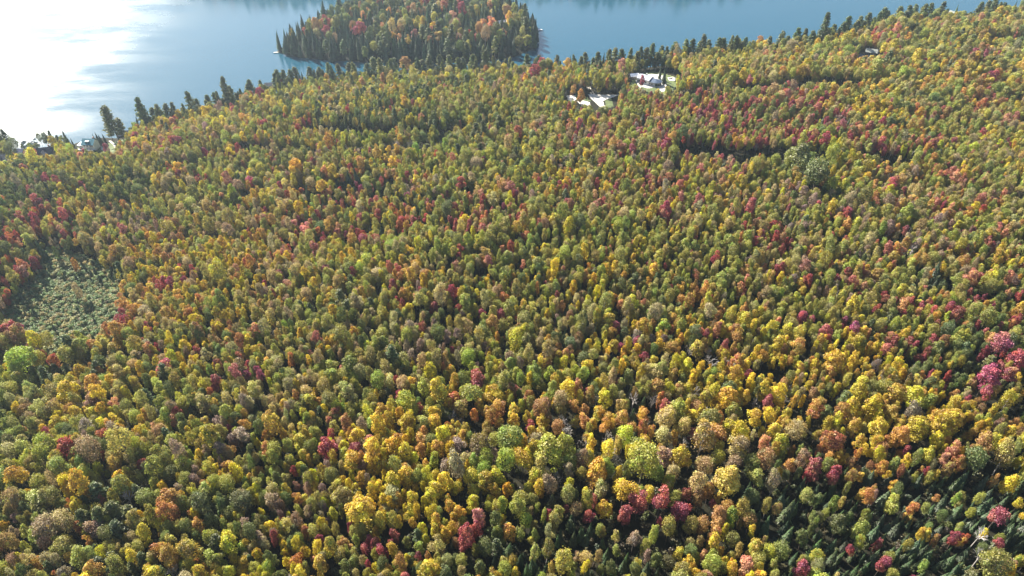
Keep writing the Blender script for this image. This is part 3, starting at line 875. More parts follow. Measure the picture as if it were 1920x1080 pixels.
def undergrowth():
    """young trees between the crowns of the tall ones"""
    n = len(trees)
    for t in list(trees[:n]):
        if t['cat'] in ('shrub',) or random.random() > (.75 if t['d'] > 5.2 else .35) * (1 - .85 * math.exp(-(((project(t['x'], t['y'], 12)[0] - 1450) / 640) ** 2 + ((project(t['x'], t['y'], 12)[1] - 930) / 230) ** 2))): continue
        a = random.uniform(0, 6.283); r = t['d'] * random.uniform(.45, .75)
        x, y = t['x'] + r * math.cos(a), t['y'] + r * math.sin(a)
        if sdist(MAIN, x, y) < 3 or sdist(BOG, x, y) > -2: continue
        if any(inside(P, x, y) for P in CLEAR) or any(dist_poly(P, x, y, False) < w * .5 + .5 for P, w in CUTW): continue
        if clash(x, y, .5, .55): continue
        d = random.uniform(2.2, 3.8)
        c = t['cat'] if random.random() < .6 and t['cat'] not in ('dead', 'bare') else random.choice(['olive', 'green', 'tan', 'olive', 'spruce', 'gold', 'orange', 'lime'])
        put(x, y, d, c, H=random.uniform(4, 9))
undergrowth()
# trees standing close in front of a building are kept lower than its walls
for a, b, r_ in HOUSE_AT + [(1205, 156, 13), (1228, 166, 11), (56, 276, 7), (195, 290, 10), (1125, 192, 14), (1070, 190, 6), (1094, 198, 6)]:
    g_ = ground(a, b)
    for t in trees:
        v_ = g_[1] - t['y']
        if t['noted'] or not 0 < v_ < 48: continue
        if abs(t['x'] - g_[0] * t['y'] / g_[1]) > r_ * .85: continue
        lim = max(2.2, (v_ - r_ * .4) * .37 + 1.2)
        if t['H'] > lim:
            k_ = max(lim / t['H'], .3); t['H'] = lim; t['d'] = max(1.8, t['d'] * k_ ** .5)
n_main = len(trees)

# the wood on the island and on the far shore
ISLE_MIX = MIX(spruce=84, pine=16, green=16, olive=7, tan=6, salmon=7, rust=4, red=2, orange=3, crimson=4, gold=2)
ISLE_EDGE = MIX(spruce=80, pine=14, green=3, olive=3)
far_list = []
def grow_far(poly, n, sp, near_only=None):
    xs = [p[0] for p in poly]; ys = [p[1] for p in poly]
    X = rng.uniform(min(xs), max(xs), n); Y = rng.uniform(min(ys), max(ys), n)
    if near_only: Y = rng.uniform(min(ys), min(ys) + near_only, n)
    S = sdist(poly, X, Y)
    PX = project(X, Y, 8)[0]
    for x, y, s, px in zip(X, Y, S, PX):
        if s < -.6 or px < -200 or px > 2150: continue
        d = random.lognormvariate(math.log(sp), .2)
        if clash(x, y, d * .5, .72): continue
        if near_only: m = ISLE_MIX
        else:
            gx, gy, _ = project(x, y, 12)
            m = ISLE_EDGE if (s < 16 or gy > 82) else ISLE_MIX
        c = pick_mix(m)
        if not near_only and any(inside(P, x, y) for P in CLEAR[-2:]): continue
        t = put(float(x), float(y), d * (.95 if c == 'spruce' else 1), c)
        if c == 'spruce' and not near_only: t['H'] *= random.uniform(.95, 1.2)
        far_list.append(t)
grow_far(ISLE, 9000, 6.0)
grow_far(FAR, 16000, 7.0, 90)

# ------------------------------------------------------------------ buildings, docks and boats
M_WHITE = plain("white_siding", (.74, .73, .70), .7, .08, 3)
M_TANW = plain("tan_siding", (.42, .36, .28), .8, .12, 3)
M_DARKW = plain("dark_siding", (.10, .085, .07), .8, .2, 3)
M_GREYW = plain("grey_siding", (.42, .42, .42), .8, .12, 3)
M_TEAL = plain("teal_metal_roof", (.035, .15, .20), .45, .12, 2)
M_SLATE = plain("slate_shingle", (.035, .042, .065), .8, .25, 2)
M_NAVY = plain("navy_roof", (.04, .055, .14), .6, .2, 2)
M_LIGHTR = plain("pale_metal_roof", (.36, .37, .43), .4, .06, 2, metal=.2)
M_GREYR = plain("grey_green_shingle", (.20, .215, .20), .85, .15, 2)
M_BLUEG = plain("blue_grey_metal_roof", (.055, .08, .13), .45, .15, 2)
M_PLANK = plain("weathered_planks", (.46, .43, .38), .85, .2, 4)
M_BRICK = plain("chimney_brick", (.28, .16, .12), .9, .2, 6)
M_HULL = plain("white_fibreglass", (.8, .8, .8), .3, .04, 2, spec=.5)
M_LBLUE = plain("pale_blue_plastic", (.42, .60, .75), .5, .08, 2)
M_HEDGE = plain("hedge_leaves", (.04, .06, .03), .9, .5, 6)
def glass_material():
    m, nt, out = mat_new("window_glass")
    b = nt.nodes.new("ShaderNodeBsdfPrincipled"); b.inputs["Base Color"].default_value = (.02, .03, .04, 1)
    b.inputs["Roughness"].default_value = .08
    nt.links.new(b.outputs[0], out.inputs[0]); return m
M_GLASS = glass_material()

def box_geo(V, F, x0, x1, y0, y1, z0, z1):
    k = len(V)
    V += [(x0, y0, z0), (x1, y0, z0), (x1, y1, z0), (x0, y1, z0), (x0, y0, z1), (x1, y0, z1), (x1, y1, z1), (x0, y1, z1)]
    F += [(k, k + 3, k + 2, k + 1), (k + 4, k + 5, k + 6, k + 7), (k, k + 1, k + 5, k + 4), (k + 1, k + 2, k + 6, k + 5), (k + 2, k + 3, k + 7, k + 6), (k + 3, k, k + 4, k + 7)]

def part_box(name, par, m, *b):
    V = []; F = []; box_geo(V, F, *b)
    return new_mesh_obj(name, V, F, m, par)

def gable_body(par, x0, x1, y0, y1, z0, h, rise, m, axis='x'):
    """walls with the gable triangles; the ridge runs along axis"""
    V = [(x0, y0, z0), (x1, y0, z0), (x1, y1, z0), (x0, y1, z0), (x0, y0, h), (x1, y0, h), (x1, y1, h), (x0, y1, h)]
    cx, cy = (x0 + x1) / 2, (y0 + y1) / 2
    if axis == 'x':
        V += [(x0, cy, h + rise), (x1, cy, h + rise)]
        F = [(0, 1, 5, 4), (1, 2, 6, 9, 5), (2, 3, 7, 6), (3, 0, 4, 8, 7)]
    else:
        V += [(cx, y0, h + rise), (cx, y1, h + rise)]
        F = [(0, 1, 5, 8, 4), (1, 2, 6, 5), (2, 3, 7, 9, 6), (3, 0, 4, 7)]
    return new_mesh_obj("wall", V, F, m, par)

def gable_roof(par, x0, x1, y0, y1, h, rise, m, axis='x', o=.5, t=.18):
    V = []; F = []
    cx, cy = (x0 + x1) / 2, (y0 + y1) / 2
    def slab(a, b, c, d):
        k = len(V); V.extend([a, b, c, d] + [(p[0], p[1], p[2] + t) for p in (a, b, c, d)])
        F.extend([(k, k + 3, k + 2, k + 1), (k + 4, k + 5, k + 6, k + 7)] + [(k + i, k + (i + 1) % 4, k + 4 + (i + 1) % 4, k + 4 + i) for i in range(4)])
    e = .03
    if axis == 'x':
        s = rise / ((y1 - y0) / 2); zb = h - o * s + e
        slab((x0 - o, y0 - o, zb), (x1 + o, y0 - o, zb), (x1 + o, cy, h + rise + e), (x0 - o, cy, h + rise + e))
        slab((x1 + o, y1 + o, zb), (x0 - o, y1 + o, zb), (x0 - o, cy + .002, h + rise + e), (x1 + o, cy + .002, h + rise + e))
    else:
        s = rise / ((x1 - x0) / 2); zb = h - o * s + e
        slab((x0 - o, y1 + o, zb), (x0 - o, y0 - o, zb), (cx, y0 - o, h + rise + e), (cx, y1 + o, h + rise + e))
        slab((x1 + o, y0 - o, zb), (x1 + o, y1 + o, zb), (cx + .002, y1 + o, h + rise + e), (cx + .002, y0 - o, h + rise + e))
    return new_mesh_obj("roof", V, F, m, par)

def window(par, x, z, y, w=1.0, h=1.1, frame=M_WHITE, face='y'):
    f = part_box("window", par, frame, x - w / 2, x + w / 2, y - .06, y + .05, z, z + h) if face == 'y' else part_box("window", par, frame, y - .05, y + .06, x - w / 2, x + w / 2, z, z + h)
    p = part_box("pane", f, M_GLASS, x - w / 2 + .1, x + w / 2 - .1, y - .09, y - .061, z + .1, z + h - .1) if face == 'y' else part_box("pane", f, M_GLASS, y + .061, y + .09, x - w / 2 + .1, x + w / 2 - .1, z + .1, z + h - .1)
    return f

def site(name, px, py, rz, label, cat, group=None, z=None):
    g = ground(px, py)
    if z is not None:
        p = at_z(px, py, z); g = (p[0], p[1], z)
    e = empty(name, (g[0], g[1], g[2] + .02), rz)
    tag(e, label, cat, group)
    return e

def simple_house(name, px, py, rz, w, d, h, rise, mw, mr, label, cat="house", axis='x', wins=2, chimney=False, group=None, frame=M_WHITE):
    e = site(name, px, py, rz, label, cat, group)
    gable_body(e, -w / 2, w / 2, -d / 2, d / 2, -.8, h, rise, mw, axis)
    r = gable_roof(e, -w / 2, w / 2, -d / 2, d / 2, h, rise, mr, axis)
    for i in range(wins):
        x = -w / 2 + w * (i + .7) / (wins + .4)
        window(e, x, .95, -d / 2, min(1.1, w / (wins + 1) * .7), min(1.2, h - 1.3), frame)
    dr = part_box("door", e, M_DARKW if mw is not M_DARKW else M_WHITE, w / 2 - 1.15, w / 2 - .35, -d / 2 - .05, -d / 2 + .04, 0, min(2.05, h - .15))
    part_box("handle", dr, M_GREYW, w / 2 - .48, w / 2 - .42, -d / 2 - .1, -d / 2 - .052, .95, 1.1)
    window(e, 0, .95, w / 2, 1.0, min(1.1, h - 1.3), frame, 'x')
    if chimney: part_box("chimney", r, M_BRICK, w * .2, w * .2 + .7, d * .1, d * .1 + .7, h, h + rise + 1.0)
    return e

# the teal roofed cottage of the shore
e = site("lakeside_cottage", 169, 279, math.radians(-4), "white lakeside cottage with steep teal roof behind a dark hedge", "house")
gable_body(e, -1.8, 5.0, -3, 3, -.8, 4.4, 2.2, M_WHITE)
r = gable_roof(e, -1.8, 5.0, -3, 3, 4.4, 2.2, M_TEAL)
e2 = part_box("dormer", r, M_TEAL, .4, 2.6, -2.7, -1.2, 4.75, 6.2); window(e2, 1.5, 5.2, -2.7, .8, .7)
wg = part_box("side_wing", e, M_GREYW, -5.2, -1.85, -2.4, 2.6, -.8, 3.3)
V = []; F = []; box_geo(V, F, -5.5, -1.86, -2.8, 3.0, 3.32, 3.55); new_mesh_obj("wing_roof", V, F, M_TEAL, wg)
for x in (-.6, 1.2, 3.0, 4.2): window(e, x, 2.9, -3, .8, .9, M_DARKW)
vr = part_box("veranda", e, M_WHITE, -5.4, 5.6, -5.6, -3.1, 1.2, 1.45)
for x in (-5.2, -1.6, 2.0, 5.3): part_box("post", vr, M_WHITE, x - .1, x + .1, -5.5, -5.3, -.8, 1.19)
part_box("railing", vr, M_WHITE, -5.4, 5.6, -5.6, -5.5, 1.46, 2.1)
part_box("chimney", r, M_BRICK, 3.6, 4.3, .8, 1.5, 5.2, 7.4)
h = site("hedge", 172, 287, math.radians(-6), "long clipped dark hedge in front of the teal roofed cottage", "hedge")
V = []; F = []
hr = np.random.default_rng(5)
n = 2600
P = np.stack([hr.uniform(-6.2, 6.2, n), hr.uniform(-1.0, 1.0, n), hr.uniform(0, 1.7, n)], 1)
V, F = leaves(P, hr.normal(size=(n, 3)) + np.array([0, 0, .8]), hr.uniform(.12, .25, n), hr)
new_mesh_obj("foliage", V, F, M_HEDGE, h); 
V = []; F = []
for x in np.linspace(-6, 6, 13):
    V = []; F = []; tube(V, F, (x, 0, -.2), (x, .1, 1.3), .05, .03, 4); new_mesh_obj("stem", V, F, M_BARK, h)

# gabled slate house near the yellow tree
e = site("gabled_house", 88, 295, math.radians(14), "slate roofed house with a tan front gable beside the yellow tree", "house")
gable_body(e, -5, 4.5, -2, 4, -.8, 3.2, 2.6, M_TANW)
r = gable_roof(e, -5, 4.5, -2, 4, 3.2, 2.6, M_SLATE)
g2 = empty("front_wing", (0, 0, 0)); g2.parent = e
gable_body(g2, -2.2, 2.0, -4.6, -2.02, -.8, 3.0, 2.3, M_TANW, 'y'); gable_roof(g2, -2.2, 2.0, -4.6, -2.02, 3.0, 2.3, M_SLATE, 'y')
for x in (-1.1, .9): window(e, x, 1.0, -4.6, .9, 1.1)
window(e, 3.3, 1.0, -2, .9, 1.1); window(e, -3.8, 1.0, -2, .9, 1.1)
part_box("chimney", r, M_BRICK, 2.4, 3.1, 1.6, 2.3, 4.6, 6.8)

simple_house("shed", 42, 290, math.radians(-8), 4.2, 4.0, 2.4, 1.5, M_DARKW, M_NAVY, "small shed with a navy blue roof beside the white boathouse", "shed", wins=1)
simple_house("dark_cottage", 6, 306, math.radians(12), 8.0, 6.5, 3.0, 2.2, M_DARKW, M_SLATE, "dark cottage with white eaves at the left end of the shore", "house", wins=2)
simple_house("boat_shed", 233, 256, math.radians(20), 6.4, 5, 2.6, 1.6, M_DARKW, M_SLATE, "low dark shed between the tall pine and the magenta tree", "shed", wins=1)
simple_house("shore_cottage", 507, 172, math.radians(6), 5.0, 5.0, 5.2, 1.6, M_GREYW, M_SLATE, "pale grey tall cottage peeping through the shore pines", "house", wins=2)

def dock(px, py, rz, w, l, label, m=M_PLANK, z=.55):
    p = at_z(px, py, 0)
    e = empty("dock", (p[0], p[1], 0), rz); tag(e, label, "dock", None)
    V = []; F = []
    nb = max(3, int(l / .5))
    for i in range(nb): box_geo(V, F, -w / 2, w / 2, l * i / nb, l * (i + .93) / nb, z - .06, z)
    new_mesh_obj("deck", V, F, m, e)
    for a in (-w / 2 + .1, w / 2 - .1):
        part_box("beam", e, m, a - .06, a + .06, 0, l, z - .24, z - .062)
        for b in (.2, l - .2):
            V = []; F = []; tube(V, F, (a, b, -2.5), (a, b, z - .243), .09, .09, 6)
            new_mesh_obj("post", V, F, m, e)
    return e

def boat(px, py, rz, L, label):
    p = at_z(px, py, 0)
    e = empty("motorboat", (p[0], p[1], 0), rz); tag(e, label, "boat")
    st = [(-.5, .36, .55), (-.2, .42, .6), (.15, .38, .66), (.38, .2, .75), (.5, .02, .85)]
    V = []; F = []
    for x, w, z in st:
        V += [(x * L, -w * L * .42, z), (x * L, -w * L * .25, -.15), (x * L, w * L * .25, -.15), (x * L, w * L * .42, z)]
    for i in range(len(st) - 1):
        for j in range(3): F.append((4 * i + j, 4 * i + 4 + j, 4 * i + 5 + j, 4 * i + 1 + j))
    F.append((0, 1, 2, 3))
    new_mesh_obj("hull", V, F, M_HULL, e)
    new_mesh_obj("foredeck", [(.05 * L, -.155 * L, .64), (.38 * L, -.08 * L, .76), (.5 * L, 0, .86), (.38 * L, .08 * L, .76), (.05 * L, .155 * L, .64)], [(0, 1, 2, 3, 4)], M_HULL, e)
    part_box("cockpit", e, M_GREYW, -.46 * L, .04 * L, -.13 * L, .13 * L, .1, .3)
    part_box("windscreen", e, M_GLASS, .05 * L, .07 * L, -.12 * L, .12 * L, .66, 1.05)
    part_box("engine", e, M_DARKW, -.56 * L, -.505 * L, -.2, .2, -.1, .95)
    for s in (-.3, -.12): part_box("seat", e, M_WHITE, s * L - .2, s * L + .2, -.1 * L, .1 * L, .301, .62)
    return e
dock(51, 279, math.radians(6), 2.2, 9, "white plank dock under the boathouse on the left shore", M_WHITE)
def boathouse(px, py, rz, w, d, label, mr):
    p = at_z(px, py, 0); e = empty("boathouse", (p[0], p[1], 0), rz); tag(e, label, "boathouse")
    for x in (-w / 2, w / 2):
        for y in (-d / 2, 0, d / 2):
            V = []; F = []; tube(V, F, (x, y, -2.5), (x, y, 3.0), .11, .11, 6); new_mesh_obj("post", V, F, M_WHITE, e)
    part_box("side_wall", e, M_WHITE, -w / 2 + .12, -w / 2 + .2, -d / 2 + .1, d / 2 - .1, .6, 3.0)
    part_box("rear_wall", e, M_WHITE, -w / 2 + .25, w / 2 - .15, d / 2 - .2, d / 2 - .12, .6, 3.0)
    gable_roof(e, -w / 2, w / 2, -d / 2, d / 2, 3.05, 1.4, mr, 'y')
    return e
boathouse(56, 270, math.radians(6), 5.2, 7.5, "open sided boathouse with a white roof by the left shore", M_HULL)
boat(66, 272, math.radians(8), 5.5, "white motorboat lying to the right of the boathouse")
boat(42, 275, math.radians(170), 4.6, "white motorboat lying to the left of the boathouse")

# the big house of the clearing
e = site("large_house", 1220, 157, math.radians(-38), "large house with pale metal roof and dark rounded glazed wing in the clearing", "house")
e.scale = (.82, .82, .82)
gable_body(e, -10.5, 0, -4.5, 4.5, -.8, 4.2, 1.5, M_WHITE); r = gable_roof(e, -10.5, 0, -4.5, 4.5, 4.2, 1.5, M_LIGHTR, o=.7)
part_box("chimney", r, M_GREYW, -6, -5.1, 1.2, 2.1, 4.9, 6.9)
for x in (-8.5, -5.5, -2.5): window(e, x, 1.2, -4.5, 1.6, 1.6)
part_box("door", e, M_DARKW, -10.0, -9.0 - .3, -4.56, -4.46, 0, 2.1)
V = []; F = []
N = 10; prof = [(0.02, -4.1)] + [(4.6 + 4.4 * math.sin(math.pi * i / N), -4.1 * math.cos(math.pi * i / N)) for i in range(N + 1)] + [(0.02, 4.1)]
for z in (-.8, 3.4): V += [(x, y, z) for x, y in prof]
n = len(prof)
for i in range(n): F.append((i, (i + 1) % n, n + (i + 1) % n, n + i))
wg = new_mesh_obj("rounded_wing", V, F, M_GREYW, e)
V = [(x + (.6 if x > 1 else 0) * math.cos(math.atan2(y, x)), y * 1.13, 3.42) for x, y in prof] + [(.03, 0, 5.3), (4.8, 0, 5.3)]
F = []
for i in range(n - 1):
    F.append((i, i + 1, n + 1) if i not in (0, n - 2) else (i, i + 1, n + 1, n))
F.append((n - 1, 0, n))
new_mesh_obj("wing_roof", V, F, M_BLUEG, wg)
for a in (-60, -36, -12, 12, 36, 60):
    t = math.radians(a); cx, cy = 4.6 + 4.43 * math.cos(t), 4.13 * math.sin(t)
    V = []; F = []
    ux, uy = -math.sin(t), math.cos(t)
    V = [(cx - ux * .8, cy - uy * .8, .6), (cx + ux * .8, cy + uy * .8, .6), (cx + ux * .8, cy + uy * .8, 2.9), (cx - ux * .8, cy - uy * .8, 2.9)]
    V = [(a_ + math.cos(t) * .06, b_ + math.sin(t) * .06, c_) for a_, b_, c_ in V] + [(a_ + math.cos(t) * .14, b_ + math.sin(t) * .14, c_) for a_, b_, c_ in V]
    new_mesh_obj("window", V, [(4, 5, 6, 7), (0, 3, 2, 1), (0, 1, 5, 4), (1, 2, 6, 5), (2, 3, 7, 6), (3, 0, 4, 7)], M_GLASS, wg)
for x in (1.2, 3.2): window(e, x, 1.0, -4.1, 1.4, 1.7)

def stone(px, py, rz, pts, w, h, label):
    g = ground(px, py); e = empty("garden_wall", (g[0], g[1], 0), 0); 
    V = []; F = []
    for i in range(len(pts) - 1):
        a = ground(*pts[i]) - [g[0], g[1], 0]; b = ground(*pts[i + 1]) - [g[0], g[1], 0]
        d = b - a; L = np.hypot(d[0], d[1]); nx, ny = -d[1] / L * w / 2, d[0] / L * w / 2
        b = b - d / L * .02
        z0 = min(a[2], b[2]) - .4; k = len(V)
        V += [(a[0] + nx, a[1] + ny, z0), (b[0] + nx, b[1] + ny, z0), (b[0] - nx, b[1] - ny, z0), (a[0] - nx, a[1] - ny, z0),
              (a[0] + nx, a[1] + ny, a[2] + h), (b[0] + nx, b[1] + ny, b[2] + h), (b[0] - nx, b[1] - ny, b[2] + h), (a[0] - nx, a[1] - ny, a[2] + h)]
        F += [(k, k + 3, k + 2, k + 1), (k + 4, k + 5, k + 6, k + 7), (k, k + 1, k + 5, k + 4), (k + 1, k + 2, k + 6, k + 5), (k + 2, k + 3, k + 7, k + 6), (k + 3, k, k + 4, k + 7)]
    bpy.data.objects.remove(e)
    o = new_mesh_obj("garden_wall", V, F, M_STONE); o.location = (g[0], g[1], 0)
    tag(o, label, "wall")
stone(1240, 150, 0, [(1234, 142), (1241, 146), (1246, 152), (1247, 160), (1250, 170)], .8, .9, "curved white stone wall right of the large house")
stone(1262, 148, 0, [(1254, 149), (1260, 147), (1264, 149), (1265, 153)], .7, .9, "small arc of white stone wall on the lawn edge")
stone(1198, 160, 0, [(1192, 152), (1197, 160), (1202, 166)], .7, .8, "short white garden wall beside the magenta bush")

simple_house("garden_shed", 1150, 150, math.radians(15), 4.4, 3.6, 2.2, 1.1, M_TANW, M_HULL, "small shed with a white roof hidden among trees", "shed", wins=1)
simple_house("garage", 1188, 147, math.radians(12), 5.4, 4.0, 2.4, 1.0, M_DARKW, M_HULL, "low dark garage with white roof edge left of the large house", "garage", wins=1)

# the house in the trees on the right
e = site("hillside_house", 1629, 112, math.radians(-24), "grey roofed house with lower blue grey wing in the right hand woods", "house")
gable_body(e, -3.6, 3.6, 0, 6, -.8, 5.6, 1.5, M_DARKW); gable_roof(e, -3.6, 3.6, 0, 6, 5.6, 1.5, M_GREYR, o=.6)
for x in (-2.4, -.8, .8, 2.4): window(e, x, 3.5, 0, 1.2, 1.4)
wg = part_box("lower_wing", e, M_GREYW, -9.5, 1.5, -5.5, -.02, -.8, 2.7)
V = [(-10, -6, 2.75), (2, -6, 2.75), (2, -.03, 3.3), (-10, -.03, 3.3)]; V += [(a, b, c + .18) for a, b, c in V]
new_mesh_obj("wing_roof", V, [(0, 3, 2, 1), (4, 5, 6, 7), (0, 1, 5, 4), (1, 2, 6, 5), (2, 3, 7, 6), (3, 0, 4, 7)], M_BLUEG, wg)
for x in (-8, -5.5, -3, -.5): window(wg, x, .8, -5.5, 1.3, 1.4)
dk = part_box("deck", e, M_PLANK, 1.6, 7.0, -4.5, -.02, .3, .5)
for x in (1.8, 4.3, 6.8): part_box("post", dk, M_WHITE, x - .06, x + .06, -4.45, -4.35, .501, 1.45)
part_box("railing", dk, M_WHITE, 1.6, 7.0, -4.46, -4.34, 1.452, 1.55)

simple_house("waterfront_house", 1668, 44, math.radians(-5), 8.5, 6, 3.2, 2.2, M_NAVY, M_SLATE, "navy blue house on the far right shore between tall pines", "house", wins=2)
simple_house("white_cottage", 1782, 36, math.radians(22), 6.0, 6, 4.4, 2.4, M_WHITE, M_GREYR, "white gabled cottage behind trees near the far right shore", "house", axis='y', wins=2)
simple_house("boat_shelter", 1806, 38, math.radians(18), 6.0, 4.5, 2.4, 1.2, M_WHITE, M_HULL, "low white roofed hut on the water's edge at far right", "hut", wins=1)

# small things of the island
simple_house("island_cabin", 942, 47, math.radians(20), 6.5, 5.0, 2.6, 1.4, M_DARKW, M_HULL, "white roofed cabin on the right end of the island", "cabin", wins=2)
simple_house("island_hut", 963, 41, math.radians(-10), 4.5, 3.5, 2.4, 1.1, M_LBLUE, M_HULL, "tiny pale hut beneath the tall tree on the island", "hut", wins=1)
dock(1001, 58, math.radians(-70), 2.6, 7.5, "white dock at the right tip of the island", M_WHITE)
dock(522, 99, math.radians(100), 1.5, 3.6, "pale dock at the left tip of the island", M_PLANK)
dock(866, 128, math.radians(165), 1.8, 7.5, "pale blue swimming dock in the shade of the island", M_LBLUE)

# ------------------------------------------------------------------ which trees are objects of their own
for t in trees:
    up = t['H'] * .65
    t['px'], t['py'], t['D'] = project(t['x'], t['y'], t['z'] + up)
    t['app'] = t['d'] / t['D'] * (.55 + .45 * t['H'] / max(t['d'], 1) / 2.2)
    t['fam'] = ('spruce' if t['cat'] == 'spruce' else 'pine' if t['cat'] == 'pine' else 'dead' if t['cat'] in ('dead', 'bare') else 'broad')
farset = set(id(t) for t in far_list)
def in_frame(t): return 8 < t['px'] < 1912 and 8 < t['py'] < 1072
own = []
LIMIT = {'broad': 290, 'spruce': 170, 'pine': 110, 'dead': 70}
for fam, lim in LIMIT.items():
    c = [t for t in trees if t['fam'] == fam and in_frame(t) and id(t) not in farset]
    c.sort(key=lambda t: -t['app'] * (1.25 if t['noted'] and t['py'] < 320 else 1.0))
    own += c[:lim]
ownset = set(id(t) for t in own)

NAME = {'spruce': 'spruce_tree', 'pine': 'pine_tree', 'broad': 'broadleaf_tree', 'dead': 'leafless_tree'}
NOUN = {'spruce': 'spruce', 'pine': 'pine', 'broad': 'tree', 'dead': 'tree'}

def word(t):
    return PAL[t['cat']][1]

def labels(lst):
    """a label for every tree that is true of it and of no other: look, tallest neighbour, then place"""
    pool = [t for t in trees[:n_main] if t['H'] > 7.5 and t['d'] > 2.6 and -40 < t['px'] < 1960 and -40 < t['py'] < 1120]
    P = np.array([(t['px'], t['py']) for t in pool])
    lim = {}
    for fam in LIMIT:
        q = sorted([t['d'] for t in lst if t['fam'] == fam])
        lim[fam] = (q[len(q) // 4], q[3 * len(q) // 4])
    def size(t):
        a, b = lim[t['fam']]
        return 'small' if t['d'] < a else 'large' if t['d'] > b else 'mid-sized'
    def where(t):
        x, y = t['px'], t['py']
        h = ['far left', 'left', 'left of centre', 'centre', 'right of centre', 'right', 'far right'][min(6, int(x / 1920 * 7))]
        if y < 300: v = 'by the lake shore' if sdist(MAIN, t['x'], t['y']) < 30 else 'in the upper woods'
        else: v = ['upper middle', 'middle', 'lower middle', 'lower woods', 'bottom edge'][min(4, max(0, int((y - 300) / 156)))]
        return v + ', ' + h
    art = lambda w: ('an ' if w[0] in 'aeiou' else 'a ') + w
    def name(t): return word(t) + ' ' + NOUN[t['fam']]
    rare = {}
    for t in pool:
        if t['cat'] in ('red', 'magenta', 'crimson', 'dead', 'lemon', 'salmon', 'lime'):
            k = (size(t), name(t), where(t)); rare[k] = rare.get(k, 0) + 1
    out = []; used = set()
    for t in lst:
        dd = np.hypot(P[:, 0] - t['px'], P[:, 1] - t['py'])
        near = [pool[k] for k in np.argsort(dd)[:9] if pool[k] is not t][:7]
        near.sort(key=lambda u: -u['d'])
        rel = []
        for u in near:
            dx, dy = u['px'] - t['px'], u['py'] - t['py']
            side = ('left of' if dx > 0 else 'right of') if abs(dx) > abs(dy) else ('behind' if dy > 0 else 'in front of')
            rel.append(side + ' ' + art(word(u)) + ' one')
        place = '%d percent across, %d percent down' % (round(t['px'] / 19.2), round(t['py'] / 10.8))
        cand = []
        if rare.get((size(t), name(t), where(t))) == 1:
            cand.append(f"{size(t)} {name(t)} {rel[0]}, {where(t)}")
        cand += [f"{size(t)} {name(t)} {r}, {place}" for r in rel]
        cand.append(f"{size(t)} {name(t)}, {t['px'] / 19.2:.1f} percent across, {t['py'] / 10.8:.1f} percent down")
        for c in cand:
            if c not in used and len(c.replace('-', ' ').split()) <= 16: break
        used.add(c); out.append(c)
    return out

# first pass of labels: a phrase shared by two trees is moved on until each is alone
LAB = labels(own)
GROUP = {'broad': 'broadleaf trees of the autumn forest', 'spruce': 'spruces standing in the forest', 'pine': 'pines of the forest and the lake shore', 'dead': 'leafless trees among the coloured ones'}
for t, lab in zip(own, LAB):
    fam = t['fam']
    e = empty(NAME[fam], (t['x'], t['y'], t['z']), t['rz'])
    e.rotation_euler = (t['lx'], t['ly'], t['rz'])
    e.scale = (t['d'] / REFD * t['sx'], t['d'] / REFD / t['sx'], t['H'] / REFH)
    tag(e, lab, {'broad': 'tree', 'spruce': 'spruce', 'pine': 'pine', 'dead': 'bare tree'}[fam], GROUP[fam])
    v = VAR[t['v']]
    c = bpy.data.objects.new('crown' if fam != 'dead' else 'branches', v['crown']); COL.objects.link(c); c.parent = e
    c["tcol"] = [float(k) for k in t['c']]; c["tcol2"] = [float(k) for k in t['c2']]
    k = bpy.data.objects.new('trunk', v['trunk']); COL.objects.link(k); k.parent = e

# ------------------------------------------------------------------ the uncountable rest: one object each, scattered with geometry nodes
def scatter_group():
    ng = bpy.data.node_groups.new("scatter", 'GeometryNodeTree')
    ng.interface.new_socket("Geometry", in_out='INPUT', socket_type='NodeSocketGeometry')
    ng.interface.new_socket("Geometry", in_out='OUTPUT', socket_type='NodeSocketGeometry')
    gi = ng.nodes.new("NodeGroupInput"); go = ng.nodes.new("NodeGroupOutput")
    ci = ng.nodes.new("GeometryNodeCollectionInfo"); ci.inputs["Collection"].default_value = TREECOL
    ci.inputs["Separate Children"].default_value = True; ci.inputs["Reset Children"].default_value = True
    ip = ng.nodes.new("GeometryNodeInstanceOnPoints"); ip.inputs["Pick Instance"].default_value = True
    def attr(name, typ):
        n = ng.nodes.new("GeometryNodeInputNamedAttribute"); n.data_type = typ; n.inputs["Name"].default_value = name
        return n.outputs["Attribute"]
    ng.links.new(gi.outputs[0], ip.inputs["Points"]); ng.links.new(ci.outputs[0], ip.inputs["Instance"])
    ng.links.new(attr("kindno", 'INT'), ip.inputs["Instance Index"])
    er = ng.nodes.new("FunctionNodeEulerToRotation")
    ng.links.new(attr("turn", 'FLOAT_VECTOR'), er.inputs[0]); ng.links.new(er.outputs[0], ip.inputs["Rotation"])
    ng.links.new(attr("size", 'FLOAT_VECTOR'), ip.inputs["Scale"])
    ng.links.new(ip.outputs[0], go.inputs[0])
    return ng
NG = scatter_group()

